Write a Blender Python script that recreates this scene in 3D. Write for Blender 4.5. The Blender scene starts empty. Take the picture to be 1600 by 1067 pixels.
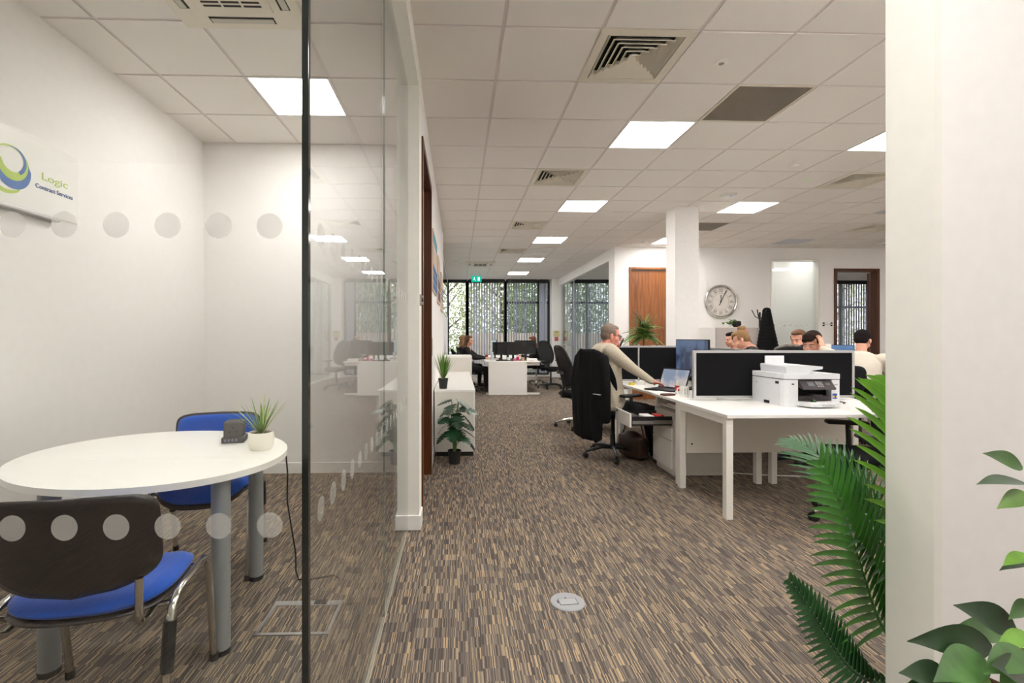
import bpy, bmesh, math, random
from mathutils import Vector, Matrix, Euler
PI = math.pi
R = math.radians
V = Vector
random.seed(7)
col = bpy.context.scene.collection
sc = bpy.context.scene
HC = 1.32      # eye height
CZ = 3.18      # ceiling height

# ------------------------------------------------------------------ camera, world, exposure
cam = bpy.data.cameras.new('camera')
cam.sensor_width = 36
cam.lens = 743.0/1600*36
cam.shift_x = (800-738.6)/1600
cam.shift_y = (525.4-533.5)/1600
cam.clip_start = .02
co = bpy.data.objects.new('camera', cam)
col.objects.link(co)
co.location = (0, 0, HC)
co.rotation_euler = (R(90), 0, R(-1.796))
sc.camera = co
w = bpy.data.worlds.new('world')
sc.world = w
w.use_nodes = True
bg = w.node_tree.nodes['Background']
bg.inputs[0].default_value = (.93, .97, 1, 1)
bg.inputs[1].default_value = .65
sc.view_settings.view_transform = 'Standard'
sc.view_settings.look = 'None'
sc.view_settings.gamma = 1
sc.view_settings.exposure = 1.84
LED = 8.8
sun = bpy.data.lights.new('sun', 'SUN')
sun.energy = 1.4
sun.angle = R(12)
so = bpy.data.objects.new('sun', sun)
col.objects.link(so)
so.rotation_euler = (R(-38), R(18), 0)
try:
    sc.cycles.max_bounces = 10
    sc.cycles.diffuse_bounces = 6
    sc.cycles.glossy_bounces = 4
    sc.cycles.transmission_bounces = 6
    sc.cycles.transparent_max_bounces = 24
    sc.cycles.sample_clamp_indirect = 6
    sc.cycles.caustics_reflective = False
    sc.cycles.caustics_refractive = False
except Exception:
    pass

# ------------------------------------------------------------------ materials
def srgb(r, g, b):
    f = lambda c: (c/255/12.92) if c/255 <= .04045 else ((c/255+.055)/1.055)**2.4
    return (f(r), f(g), f(b), 1)

def nodes(name):
    m = bpy.data.materials.new(name)
    m.use_nodes = True
    return m, m.node_tree, m.node_tree.nodes['Principled BSDF']

def mat(name, rgb, rough=.5, metal=0, var=0, vscale=20, bump=0, bscale=200, spec=.5, coat=0, sheen=0, stretch=(1, 1, 1), sub=0):
    m, t, p = nodes(name)
    c = srgb(*rgb)
    p.inputs['Base Color'].default_value = c
    p.inputs['Roughness'].default_value = rough
    p.inputs['Metallic'].default_value = metal
    p.inputs['Specular IOR Level'].default_value = spec
    p.inputs['Coat Weight'].default_value = coat
    p.inputs['Sheen Weight'].default_value = sheen
    N = t.nodes
    L = t.links
    tc = N.new('ShaderNodeTexCoord')
    mp = N.new('ShaderNodeMapping')
    mp.inputs['Scale'].default_value = stretch
    L.new(tc.outputs['Object'], mp.inputs[0])
    n = N.new('ShaderNodeTexNoise')
    n.inputs['Scale'].default_value = vscale
    n.inputs['Detail'].default_value = 4
    L.new(mp.outputs[0], n.inputs['Vector'])
    r = N.new('ShaderNodeValToRGB')
    v = var if var else .015
    r.color_ramp.elements[0].position = .3
    r.color_ramp.elements[1].position = .7
    r.color_ramp.elements[0].color = (c[0]*(1-v), c[1]*(1-v), c[2]*(1-v), 1)
    r.color_ramp.elements[1].color = (min(1, c[0]*(1+v)), min(1, c[1]*(1+v)), min(1, c[2]*(1+v)), 1)
    L.new(n.outputs['Fac'], r.inputs[0])
    L.new(r.outputs[0], p.inputs['Base Color'])
    if bump:
        b = N.new('ShaderNodeTexNoise')
        b.inputs['Scale'].default_value = bscale
        L.new(mp.outputs[0], b.inputs['Vector'])
        bp = N.new('ShaderNodeBump')
        bp.inputs['Strength'].default_value = bump
        bp.inputs['Distance'].default_value = .004
        L.new(b.outputs['Fac'], bp.inputs['Height'])
        L.new(bp.outputs[0], p.inputs['Normal'])
    return m

def emit(name, rgb, s):
    m, t, p = nodes(name)
    t.nodes.remove(p)
    e = t.nodes.new('ShaderNodeEmission')
    e.inputs[0].default_value = srgb(*rgb)
    e.inputs[1].default_value = s
    t.links.new(e.outputs[0], t.nodes['Material Output'].inputs[0])
    return m

def glass(name, tint=(.93, .97, .95), f0=.045, rough=0.0):
    """thin clear glass: Schlick mix of clear transmission and mirror reflection"""
    m, t, p = nodes(name)
    N = t.nodes
    L = t.links
    N.remove(p)
    g = N.new('ShaderNodeNewGeometry')
    d = N.new('ShaderNodeVectorMath')
    d.operation = 'DOT_PRODUCT'
    L.new(g.outputs['Incoming'], d.inputs[0])
    L.new(g.outputs['Normal'], d.inputs[1])
    def M(op, a, b=None):
        k = N.new('ShaderNodeMath')
        k.operation = op
        for i, x in enumerate((a, b)):
            if x is None:
                continue
            if isinstance(x, (int, float)):
                k.inputs[i].default_value = x
            else:
                L.new(x, k.inputs[i])
        return k.outputs[0]
    ab = M('ABSOLUTE', d.outputs['Value'])
    om = M('SUBTRACT', 1, ab)
    pw = M('POWER', om, 5)
    fr = M('ADD', M('MULTIPLY', pw, 1-f0), f0)
    tr = N.new('ShaderNodeBsdfTransparent')
    tr.inputs[0].default_value = (*tint, 1)
    gl = N.new('ShaderNodeBsdfGlossy')
    gl.inputs['Roughness'].default_value = rough
    mx = N.new('ShaderNodeMixShader')
    L.new(fr, mx.inputs[0])
    L.new(tr.outputs[0], mx.inputs[1])
    L.new(gl.outputs[0], mx.inputs[2])
    L.new(mx.outputs[0], N['Material Output'].inputs[0])
    return m

def frost(name, rgb, a):
    m, t, p = nodes(name)
    N = t.nodes
    L = t.links
    N.remove(p)
    c = srgb(*rgb)
    df = N.new('ShaderNodeBsdfDiffuse')
    tl = N.new('ShaderNodeBsdfTranslucent')
    tr = N.new('ShaderNodeBsdfTransparent')
    df.inputs[0].default_value = c
    tl.inputs[0].default_value = c
    m1 = N.new('ShaderNodeMixShader')
    m1.inputs[0].default_value = .5
    m2 = N.new('ShaderNodeMixShader')
    m2.inputs[0].default_value = a
    L.new(df.outputs[0], m1.inputs[1])
    L.new(tl.outputs[0], m1.inputs[2])
    L.new(tr.outputs[0], m2.inputs[1])
    L.new(m1.outputs[0], m2.inputs[2])
    L.new(m2.outputs[0], N['Material Output'].inputs[0])
    return m

def carpet():
    m, t, p = nodes('striped_carpet')
    N = t.nodes
    L = t.links
    tc = N.new('ShaderNodeTexCoord')
    sx = N.new('ShaderNodeSeparateXYZ')
    L.new(tc.outputs['Object'], sx.inputs[0])
    def M(op, a, b=None):
        k = N.new('ShaderNodeMath')
        k.operation = op
        for i, x in enumerate((a, b)):
            if x is None:
                continue
            if isinstance(x, (int, float)):
                k.inputs[i].default_value = x
            else:
                L.new(x, k.inputs[i])
        return k.outputs[0]
    nz = N.new('ShaderNodeTexNoise')
    nz.inputs['Scale'].default_value = 60
    L.new(tc.outputs['Object'], nz.inputs['Vector'])
    wob = M('MULTIPLY', M('SUBTRACT', nz.outputs['Fac'], .5), .004)
    cx = M('FLOOR', M('DIVIDE', M('ADD', sx.outputs[0], wob), .0042))
    # rows of yarn runs about 85 mm long, some runs joined to the next
    blk = M('FLOOR', M('DIVIDE', sx.outputs[0], .05))
    wb = N.new('ShaderNodeTexWhiteNoise')
    wb.noise_dimensions = '1D'
    L.new(blk, wb.inputs['W'])
    off = M('MULTIPLY', M('FLOOR', M('MULTIPLY', wb.outputs['Value'], 3)), .028)
    cy = M('FLOOR', M('DIVIDE', M('ADD', sx.outputs[1], off), .072))
    cb = N.new('ShaderNodeCombineXYZ')
    L.new(cx, cb.inputs[0])
    L.new(cy, cb.inputs[1])
    wn = N.new('ShaderNodeTexWhiteNoise')
    wn.noise_dimensions = '2D'
    L.new(cb.outputs[0], wn.inputs['Vector'])
    r = N.new('ShaderNodeValToRGB')
    r.color_ramp.interpolation = 'CONSTANT'
    cr = r.color_ramp
    cr.elements[0].color = srgb(74, 66, 61)
    cr.elements[1].position = .2
    cr.elements[1].color = srgb(96, 86, 79)
    for pos, c in ((.42, (116, 104, 95)), (.62, (136, 122, 108)), (.79, (172, 150, 122)), (.93, (198, 170, 134))):
        e = cr.elements.new(pos)
        e.color = srgb(*c)
    L.new(wn.outputs['Value'], r.inputs[0])
    # large soft wear
    n2 = N.new('ShaderNodeTexNoise')
    n2.inputs['Scale'].default_value = 900
    L.new(tc.outputs['Object'], n2.inputs['Vector'])
    mx = N.new('ShaderNodeMixRGB')
    mx.blend_type = 'MULTIPLY'
    mx.inputs[0].default_value = .5
    L.new(r.outputs[0], mx.inputs[1])
    L.new(n2.outputs['Fac'], mx.inputs[2])
    hs = N.new('ShaderNodeBrightContrast')
    hs.inputs['Bright'].default_value = .03
    L.new(mx.outputs[0], hs.inputs[0])
    L.new(hs.outputs[0], p.inputs['Base Color'])
    p.inputs['Roughness'].default_value = .95
    p.inputs['Specular IOR Level'].default_value = .15
    bp = N.new('ShaderNodeBump')
    bp.inputs['Strength'].default_value = .35
    bp.inputs['Distance'].default_value = .003
    L.new(wn.outputs['Value'], bp.inputs['Height'])
    L.new(bp.outputs[0], p.inputs['Normal'])
    return m

def wood(name, a, b, rough=.4):
    m, t, p = nodes(name)
    N = t.nodes
    L = t.links
    tc = N.new('ShaderNodeTexCoord')
    mp = N.new('ShaderNodeMapping')
    mp.inputs['Scale'].default_value = (30, 30, 1.6)
    L.new(tc.outputs['Object'], mp.inputs[0])
    n = N.new('ShaderNodeTexNoise')
    n.inputs['Scale'].default_value = 1.2
    n.inputs['Detail'].default_value = 6
    n.inputs['Distortion'].default_value = .6
    L.new(mp.outputs[0], n.inputs['Vector'])
    r = N.new('ShaderNodeValToRGB')
    r.color_ramp.elements[0].position = .35
    r.color_ramp.elements[1].position = .68
    r.color_ramp.elements[0].color = srgb(*a)
    r.color_ramp.elements[1].color = srgb(*b)
    L.new(n.outputs['Fac'], r.inputs[0])
    L.new(r.outputs[0], p.inputs['Base Color'])
    p.inputs['Roughness'].default_value = rough
    return m

def screen_mat(name, lo, hi, s):
    m, t, p = nodes(name)
    N = t.nodes
    L = t.links
    tc = N.new('ShaderNodeTexCoord')
    n = N.new('ShaderNodeTexNoise')
    n.inputs['Scale'].default_value = 7
    n.inputs['Detail'].default_value = 6
    L.new(tc.outputs['Object'], n.inputs['Vector'])
    r = N.new('ShaderNodeValToRGB')
    r.color_ramp.elements[0].position = .42
    r.color_ramp.elements[1].position = .56
    r.color_ramp.elements[0].color = srgb(*lo)
    r.color_ramp.elements[1].color = srgb(*hi)
    L.new(n.outputs['Fac'], r.inputs[0])
    p.inputs['Base Color'].default_value = (.01, .01, .01, 1)
    L.new(r.outputs[0], p.inputs['Emission Color'])
    p.inputs['Emission Strength'].default_value = s
    p.inputs['Roughness'].default_value = .25
    return m

WALL = mat('white_wall_paint', (244, 242, 240), .75, bump=.05, bscale=300)
WALL2 = mat('white_reveal_paint', (240, 239, 232), .7)
CEIL = mat('mineral_ceiling_tile', (240, 236, 231), .95, var=.03, vscale=500, bump=.15, bscale=600, spec=.1)
GRID = mat('ceiling_grid_metal', (222, 213, 211), .6)
SKIRT = mat('white_gloss_paint', (244, 243, 240), .35)
CARPET = carpet()
DIFF = emit('led_diffuser', (255, 251, 246), LED)
DIFFOFF = mat('unlit_diffuser', (196, 196, 205), .4)
WMET = mat('white_powder_coat', (238, 236, 230), .4)
DESK = mat('white_laminate', (242, 240, 236), .35)
DESKP = mat('pale_grey_laminate', (226, 222, 214), .5, var=.03, vscale=300)
VENTM = mat('cream_vent_metal', (226, 220, 204), .45)
DARK = mat('dark_void', (26, 25, 23), .9)
GRILLE = mat('perforated_grille', (150, 142, 128), .6)
BLACK = mat('black_plastic', (24, 24, 25), .45)
BLACKM = mat('black_mesh_fabric', (30, 29, 31), .8, var=.3, vscale=400)
BLKF = mat('black_fabric', (21, 21, 24), .95, var=.25, vscale=500, bump=.3, bscale=500, spec=.2)
COATM = mat('black_coat_cloth', (17, 17, 19), .9, var=.2, vscale=60, bump=.4, bscale=30, spec=.25)
PLSHELL = mat('black_chair_shell', (38, 32, 33), .35)
BLUE = mat('blue_upholstery', (20, 82, 186), .9, var=.12, vscale=600, bump=.3, bscale=700, spec=.2, sheen=.3)
CHROME = mat('chrome', (205, 202, 196), .16, 1)
STEEL = mat('brushed_steel', (170, 170, 170), .35, 1)
ALU = mat('silver_aluminium', (205, 206, 208), .35, .7)
GREYLEG = mat('silver_grey_paint', (148, 152, 155), .4, .3)
GLASS = glass('partition_glass', (.978, .988, .978))
GLASSD = glass('office_glass', (.94, .97, .97))
WGLASS = glass('window_glass', (.97, .98, .98))
GEDGE = mat('dark_glass_edge', (24, 34, 32), .08, 0, spec=1)
FROSTD = frost('frosted_dot', (240, 239, 236), .27)
FROSTS = frost('frosted_dot_side', (214, 214, 210), .20)
FROSTG = mat('white_backed_glass', (218, 224, 222), .12)
WALNUT = wood('dark_walnut_frame', (70, 34, 12), (98, 52, 20))
OAK = wood('brown_wood_door', (122, 72, 36), (158, 98, 54))
CUBE = mat('charcoal_plastic', (82, 78, 77), .6, bump=.2)
POTC = mat('cream_ceramic', (238, 233, 220), .55)
SOIL = mat('soil', (72, 54, 38), .95, var=.4, vscale=200)
POTB = mat('black_pot', (26, 26, 27), .5)
LEAFV = mat('variegated_leaf', (128, 158, 78), .5, var=.5, vscale=60, stretch=(1, 1, .1))
LEAFY = mat('pale_leaf_edge', (214, 220, 150), .5)
LEAFG = mat('grass_leaf', (98, 138, 52), .5, var=.4, vscale=30)
LEAFGB = mat('light_grass_leaf', (124, 160, 66), .5, var=.3, vscale=30)
LEAFM = mat('monstera_leaf', (28, 66, 40), .35, var=.35, vscale=20)
LEAFP = mat('palm_leaf', (62, 122, 40), .42, var=.3, vscale=9)
LEAFPL = mat('bright_palm_leaf', (124, 190, 36), .42, var=.15, vscale=9)
LEAFPD = mat('dark_palm_leaf', (40, 88, 44), .42, var=.3, vscale=9)
LEAFF = mat('dark_ficus_leaf', (44, 70, 42), .33, var=.3, vscale=20)
LEAFF2 = mat('green_ficus_leaf', (74, 112, 58), .35, var=.3, vscale=20)
LEAFF3 = mat('bright_ficus_leaf', (112, 160, 56), .4, var=.2, vscale=20)
STEM = mat('green_stem', (96, 128, 58), .5)
BROWNST = mat('brown_stem', (92, 62, 40), .8)
SKIN = mat('skin', (222, 164, 140), .5, var=.08, vscale=15)
SKINR = mat('ruddy_skin', (224, 152, 132), .5, var=.1, vscale=15)
SWEAT = mat('oatmeal_sweater', (198, 188, 168), .95, var=.12, vscale=120, bump=.5, bscale=260, spec=.1, sheen=.3)
SWEAT2 = mat('cream_knit_sweater', (216, 208, 194), .95, var=.08, vscale=120, bump=.8, bscale=120, spec=.1)
SHIRT = mat('pale_blue_collar', (176, 190, 214), .8)
TROUS = mat('black_trousers', (22, 22, 26), .9)
DTOP = mat('charcoal_top', (44, 43, 44), .9, var=.2, vscale=200)
BTOP = mat('black_top', (22, 22, 25), .85)
HAIRG = mat('grey_hair', (128, 112, 100), .8, var=.35, vscale=120)
HAIRB = mat('blonde_hair', (150, 114, 74), .55, var=.4, vscale=60, stretch=(1, 6, 1))
HAIRD = mat('dark_brown_hair', (40, 27, 22), .85, var=.3, vscale=90, spec=.15)
HAIRM = mat('mid_brown_hair', (104, 70, 44), .6, var=.4, vscale=60, stretch=(5, 5, 1))
HAIRK = mat('near_black_hair', (28, 22, 23), .85, var=.3, vscale=90, spec=.15)
EYEW = mat('eye_white', (196, 184, 176), .4)
EYED = mat('eye_dark', (30, 24, 22), .2)
LIP = mat('lip', (178, 92, 84), .5)
LEATHER = mat('brown_leather', (92, 52, 32), .5)
PAPER = mat('white_paper', (240, 239, 236), .8)
PRW = mat('printer_white', (224, 226, 230), .4)
PRG = mat('printer_charcoal', (58, 52, 54), .4)
PRGL = mat('printer_lcd', (120, 126, 128), .15)
RED = mat('red_plastic', (186, 34, 30), .4)
GREEN = mat('logo_green', (188, 212, 110), .5)
LBLUE = mat('logo_blue', (92, 128, 190), .5)
LBLUET = mat('logo_text_blue', (58, 88, 160), .5)
YEL = mat('yellow_plastic', (226, 204, 40), .5)
PINK = mat('pink_band', (236, 110, 150), .6)
SIGNG = emit('exit_sign_green', (30, 200, 168), .26)
SIGNW = emit('exit_sign_white', (240, 255, 250), .3)
LEDG = emit('green_indicator', (60, 230, 90), .5)
LEDB = emit('blue_indicator', (90, 120, 255), .4)
FRAME = mat('anthracite_frame', (38, 42, 46), .45)
BLIND = mat('grey_blind_fabric', (168, 172, 188), .85)
TREEL = mat('hedge_leaf', (138, 158, 118), .6, var=.5, vscale=2)
TREEL2 = mat('olive_leaf', (186, 190, 146), .6, var=.4, vscale=2)
BARK = mat('bark', (104, 88, 72), .9)
GRASS = mat('outdoor_verge', (110, 128, 84), .95, var=.4, vscale=6)
TARM = mat('tarmac', (128, 126, 124), .9, var=.1, vscale=30)
FENCEM = mat('beige_fence_board', (196, 180, 160), .8, var=.2, vscale=4)
CARP = mat('silver_car_paint', (198, 202, 210), .25, .5)
CARG = mat('dark_car_glass', (40, 46, 52), .1)
BRICK = mat('red_brick', (160, 96, 78), .85, var=.3, vscale=12)
CANV = {}
SCRB = screen_mat('blue_monitor_picture', (52, 64, 92), (96, 122, 160), .17)
SCRL = screen_mat('pale_laptop_picture', (150, 166, 190), (222, 212, 208), .20)
SCRD = mat('dark_monitor_face', (12, 12, 14), .2)
SCRP = screen_mat('light_monitor_picture', (150, 176, 178), (186, 204, 204), .22)
SCRM = screen_mat('plain_blue_picture', (96, 132, 180), (116, 150, 196), .22)

# ------------------------------------------------------------------ mesh helpers
class MB:
    def __init__(s):
        s.bm = bmesh.new()
        s.mi = 0
    def _m(s, fs):
        for f in fs:
            f.material_index = s.mi
    def box(s, x0, x1, y0, y1, z0, z1, bev=0, M=None):
        r = bmesh.ops.create_cube(s.bm, size=1)
        vs = r['verts']
        T = Matrix.Translation(((x0+x1)/2, (y0+y1)/2, (z0+z1)/2)) @ Matrix.Diagonal((abs(x1-x0), abs(y1-y0), abs(z1-z0), 1))
        bmesh.ops.transform(s.bm, matrix=T, verts=vs)
        fs = list({f for v in vs for f in v.link_faces})
        if bev:
            es = list({e for v in vs for e in v.link_edges})
            rr = bmesh.ops.bevel(s.bm, geom=es, offset=bev, segments=2, profile=.5, affect='EDGES')
            fs = rr['faces']
            vs = list({v for f in fs for v in f.verts})
            fs = list({f for v in vs for f in v.link_faces})
            vs = list({v for f in fs for v in f.verts})
        s._m(fs)
        if M is not None:
            bmesh.ops.transform(s.bm, matrix=M, verts=vs)
        return s
    def cone(s, p0, p1, r0, r1=None, seg=16, cap=True):
        r1 = r0 if r1 is None else r1
        p0, p1 = V(p0), V(p1)
        d = p1-p0
        if d.length < 1e-6:
            return s
        r = bmesh.ops.create_cone(s.bm, cap_ends=cap, segments=seg, radius1=r0, radius2=r1, depth=d.length)
        T = Matrix.Translation((p0+p1)/2) @ d.to_track_quat('Z', 'Y').to_matrix().to_4x4()
        bmesh.ops.transform(s.bm, matrix=T, verts=r['verts'])
        s._m({f for v in r['verts'] for f in v.link_faces})
        return s
    def ell(s, c, r, rot=None, seg=16, rings=10):
        q = bmesh.ops.create_uvsphere(s.bm, u_segments=seg, v_segments=rings, radius=1)
        if isinstance(r, (int, float)):
            r = (r, r, r)
        T = Matrix.Translation(V(c)) @ (rot.to_4x4() if rot is not None else Matrix()) @ Matrix.Diagonal((*r, 1))
        bmesh.ops.transform(s.bm, matrix=T, verts=q['verts'])
        s._m({f for v in q['verts'] for f in v.link_faces})
        return s
    def cap(s, p0, p1, r0, r1=None, seg=14):
        r1 = r0 if r1 is None else r1
        s.cone(p0, p1, r0, r1, seg)
        s.ell(p0, r0, seg=seg, rings=8)
        s.ell(p1, r1, seg=seg, rings=8)
        return s
    def tube(s, pts, r, seg=10, closed=False, rfun=None):
        pts = [V(p) for p in pts]
        n = len(pts)
        rings = []
        up = None
        for i, p in enumerate(pts):
            if closed:
                t = pts[(i+1) % n]-pts[i-1]
            else:
                t = pts[min(i+1, n-1)]-pts[max(i-1, 0)]
            t.normalize()
            if up is None:
                up = t.orthogonal().normalized()
            up = (up-t*up.dot(t))
            if up.length < 1e-4:
                up = t.orthogonal()
            up.normalize()
            b = t.cross(up)
            rr = rfun(i/(n-1)) if rfun else r
            rings.append([s.bm.verts.new(p+(up*math.cos(a)+b*math.sin(a))*rr) for a in [2*PI*k/seg for k in range(seg)]])
        fs = []
        for i in range(n if closed else n-1):
            A, B = rings[i], rings[(i+1) % n]
            for k in range(seg):
                fs.append(s.bm.faces.new((A[k], A[(k+1) % seg], B[(k+1) % seg], B[k])))
        if not closed:
            fs.append(s.bm.faces.new(rings[0][::-1]))
            fs.append(s.bm.faces.new(rings[-1]))
        s._m(fs)
        return s
    def lathe(s, prof, c=(0, 0, 0), seg=28):
        c = V(c)
        rings = []
        fs = []
        for r, z in prof:
            rings.append([s.bm.verts.new(c+V((max(r, 1e-4)*math.cos(2*PI*k/seg), max(r, 1e-4)*math.sin(2*PI*k/seg), z))) for k in range(seg)])
        for A, B in zip(rings, rings[1:]):
            for k in range(seg):
                fs.append(s.bm.faces.new((A[k], A[(k+1) % seg], B[(k+1) % seg], B[k])))
        s._m(fs)
        return s
    def prism(s, pts, a, b, axis='Z', M=None):
        """outline pts (2D) extruded between a and b along axis"""
        def P(p, h):
            return {'Z': V((p[0], p[1], h)), 'X': V((h, p[0], p[1])), 'Y': V((p[0], h, p[1]))}[axis]
        A = [s.bm.verts.new(P(p, a)) for p in pts]
        B = [s.bm.verts.new(P(p, b)) for p in pts]
        n = len(pts)
        fs = [s.bm.faces.new(A[::-1]), s.bm.faces.new(B)]
        for k in range(n):
            fs.append(s.bm.faces.new((A[k], A[(k+1) % n], B[(k+1) % n], B[k])))
        s._m(fs)
        if M is not None:
            bmesh.ops.transform(s.bm, matrix=M, verts=A+B)
        return s
    def quad(s, a, b, c, d):
        s._m([s.bm.faces.new([s.bm.verts.new(V(p)) for p in (a, b, c, d)])])
        return s
    def leaf(s, base, d, n, L, W, droop=.2, segs=6, prof=None, fold=.25):
        """leaf blade starting at base going along d, facing n, drooping along -z"""
        base, d, n = V(base), V(d).normalized(), V(n)
        side = d.cross(n)
        if side.length < 1e-4:
            side = d.orthogonal()
        side.normalize()
        n = side.cross(d).normalized()
        prof = prof or (lambda t: math.sin(PI*min(1, t*.93+.07))**.8)
        rows = []
        p = base.copy()
        dd = d.copy()
        for i in range(segs+1):
            t = i/segs
            wd = W/2*max(prof(t), 0.02)
            nn = side.cross(dd).normalized()
            rows.append((s.bm.verts.new(p-side*wd+nn*wd*fold), s.bm.verts.new(p), s.bm.verts.new(p+side*wd+nn*wd*fold)))
            dd = (dd+V((0, 0, -1))*droop/segs).normalized()
            p = p+dd*L/segs
        fs = []
        for A, B in zip(rows, rows[1:]):
            fs.append(s.bm.faces.new((A[0], A[1], B[1], B[0])))
            fs.append(s.bm.faces.new((A[1], A[2], B[2], B[1])))
        s._m(fs)
        return s
    def xf(s, M):
        bmesh.ops.transform(s.bm, matrix=M, verts=s.bm.verts)
        return s
    def build(s, name, m, parent=None, smooth=False, recalc=True, loc=None, rot=None):
        if recalc:
            bmesh.ops.recalc_face_normals(s.bm, faces=s.bm.faces)
        me = bpy.data.meshes.new(name)
        s.bm.to_mesh(me)
        s.bm.free()
        for x in (m if isinstance(m, (list, tuple)) else [m]):
            me.materials.append(x)
        if smooth:
            for p in me.polygons:
                p.use_smooth = True
            if smooth != 'all':
                try:
                    me.set_sharp_from_angle(angle=R(40))
                except Exception:
                    pass
        o = bpy.data.objects.new(name, me)
        col.objects.link(o)
        if parent:
            o.parent = parent
        if loc is not None:
            o.location = loc
        if rot is not None:
            o.rotation_euler = rot
        return o

def thing(name, label, cat, loc=(0, 0, 0), rz=0, group=None):
    o = bpy.data.objects.new(name, None)
    o.empty_display_size = .1
    col.objects.link(o)
    o.location = loc
    o.rotation_euler = (0, 0, rz)
    return tag(o, label, cat, group)

def tag(o, label, cat, group=None, kind=None):
    if label:
        o['label'] = label
    if cat:
        o['category'] = cat
    if group:
        o['group'] = group
    if kind:
        o['kind'] = kind
    return o

def struct(o):
    o['kind'] = 'structure'
    return o

def kids(o):
    return [c for c in col.objects if c.parent == o]

def dup(root, loc, rz, label=None, group=None):
    def rec(o, par):
        c = o.copy()
        col.objects.link(c)
        if par is not None:
            c.parent = par
        for k in kids(o):
            rec(k, c)
        return c
    r = rec(root, None)
    r.location = loc
    r.rotation_euler = (0, 0, rz)
    if label:
        r['label'] = label
    if group:
        r['group'] = group
    return r

def SB(name, x0, x1, y0, y1, z0, z1, m, parent=None, bev=0):
    o = MB().box(x0, x1, y0, y1, z0, z1, bev).build(name, m, parent)
    if parent is None:
        struct(o)
    return o

def blob(mb, name, m, parent=None, voxel=.008, smooth=3):
    """fuse overlapping solids into one continuous skin"""
    o = mb.build(name, m, None)
    r = o.modifiers.new('r', 'REMESH')
    r.mode = 'VOXEL'
    r.voxel_size = voxel
    if smooth:
        s = o.modifiers.new('s', 'SMOOTH')
        s.factor = .5
        s.iterations = smooth
    dg = bpy.context.evaluated_depsgraph_get()
    me = bpy.data.meshes.new_from_object(o.evaluated_get(dg))
    o.modifiers.clear()
    me.materials.clear()
    me.materials.append(m)
    for p in me.polygons:
        p.use_smooth = True
    o.data = me
    if parent:
        o.parent = parent
    return o

def text(name, s, size, m, parent, loc, rot, ext=.0008, sx=1, align='LEFT', bold=0):
    c = bpy.data.curves.new(name, 'FONT')
    c.body = s
    c.size = size
    c.extrude = ext
    c.offset = bold
    c.align_x = align
    o = bpy.data.objects.new(name, c)
    col.objects.link(o)
    dg = bpy.context.evaluated_depsgraph_get()
    me = bpy.data.meshes.new_from_object(o.evaluated_get(dg))
    bpy.data.objects.remove(o)
    me.materials.clear()
    me.materials.append(m)
    o = bpy.data.objects.new(name, me)
    col.objects.link(o)
    o.parent = parent
    o.location = loc
    o.rotation_euler = rot
    o.scale = (sx, 1, 1)
    return o

# ------------------------------------------------------------------ room shell
GX, GY = .275, 2.85          # ceiling grid origin, 0.6 m tiles
YW = 15.6                    # window wall
SB('floor', -5.2, 14.4, -3.2, YW+.15, -.12, 0, CARPET)
struct(MB().box(-5.3, 14.5, -3.3, YW+.2, 3.24, 3.4).build('ceiling_slab', DARK))
gr = MB()
for i in range(-9, 25):
    gr.box(GX+.6*i-.014, GX+.6*i+.014, -3.2, YW, 3.186, 3.194)
for j in range(-10, 22):
    gr.box(-5.2, 14.4, GY+.6*j-.014, GY+.6*j+.014, 3.1865, 3.1935)
struct(gr.build('trim_1', GRID))

lights = [(2, 2), (2, 6), (2, 10), (2, 14), (2, 18), (6, 2), (6, 6), (6, 10), (10, 2), (14, 2), (14, 6), (10, -2), (6, -2), (2, -2), (2, -6), (-2, -4), (-5, -4), (-3, 1), (6, -6),
          (7, 15), (11, 14), (15, 14), (19, 14), (-3, 10), (-6, 10), (-3, 16), (0, -4)]  # unseen panels added for light; the last brightens the right wall end
lights_off = [(10, 6), (10, 10)]
vents = [(1, 0), (1, 4), (1, 8), (1, 12), (7, 4), (11, 8)]
grilles = [(3, 1), (6, 8)]
cass = [(-3, -1), (0, 15)]
used = set(lights+lights_off+vents+grilles+cass+[(11, 12)])
tl = MB()
for i in range(-9, 24):
    for j in range(-10, 22):
        if (i, j) in used:
            continue
        x, y = GX+.6*i, GY+.6*j
        if y > YW-.05:
            continue
        tl.box(x+.012, x+.588, y+.012, min(y+.588, YW), CZ, CZ+.009)
struct(tl.build('ceiling', CEIL))

def tile_c(i, j):
    return GX+.6*i+.3, GY+.6*j+.3

wt = CZ+.02   # wall top
# meeting room
SB('wall_left', -2.6, -2.44, 1.0, 4.8, 0, wt, WALL)
SB('wall_meeting_back', -2.44, -.42, 4.65, 4.8, 0, wt, WALL)
SB('wall_meeting_nib', -.405, -.263, 3.255, 3.45, 0, wt, WALL2)
SB('wall_over_door', -.405, -.27, 3.45, 4.60, 2.77, wt, WALL)
SB('wall_corridor', -.42, -.27, 4.60, 8.74, 0, wt, WALL)
SB('wall_corridor_far', -.48, -.332, 8.74, YW, 0, wt, WALL)
SB('wall_front_left', -5.2, -2.6, 1.0, 1.12, 0, wt, WALL)
# skirting
SB('baseboard_left', -2.44, -2.425, 1.1, 4.65, 0, .1, SKIRT)
SB('baseboard_back', -2.425, -.42, 4.635, 4.65, 0, .1, SKIRT)
SB('baseboard_nib', -.417, -.251, 3.243, 3.42, 0, .1, SKIRT, bev=.003)
SB('baseboard_corridor', -.27, -.258, 4.67, 8.74, 0, .1, SKIRT)
SB('baseboard_corridor_far', -.332, -.32, 8.74, 15.5, 0, .1, SKIRT)
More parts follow.
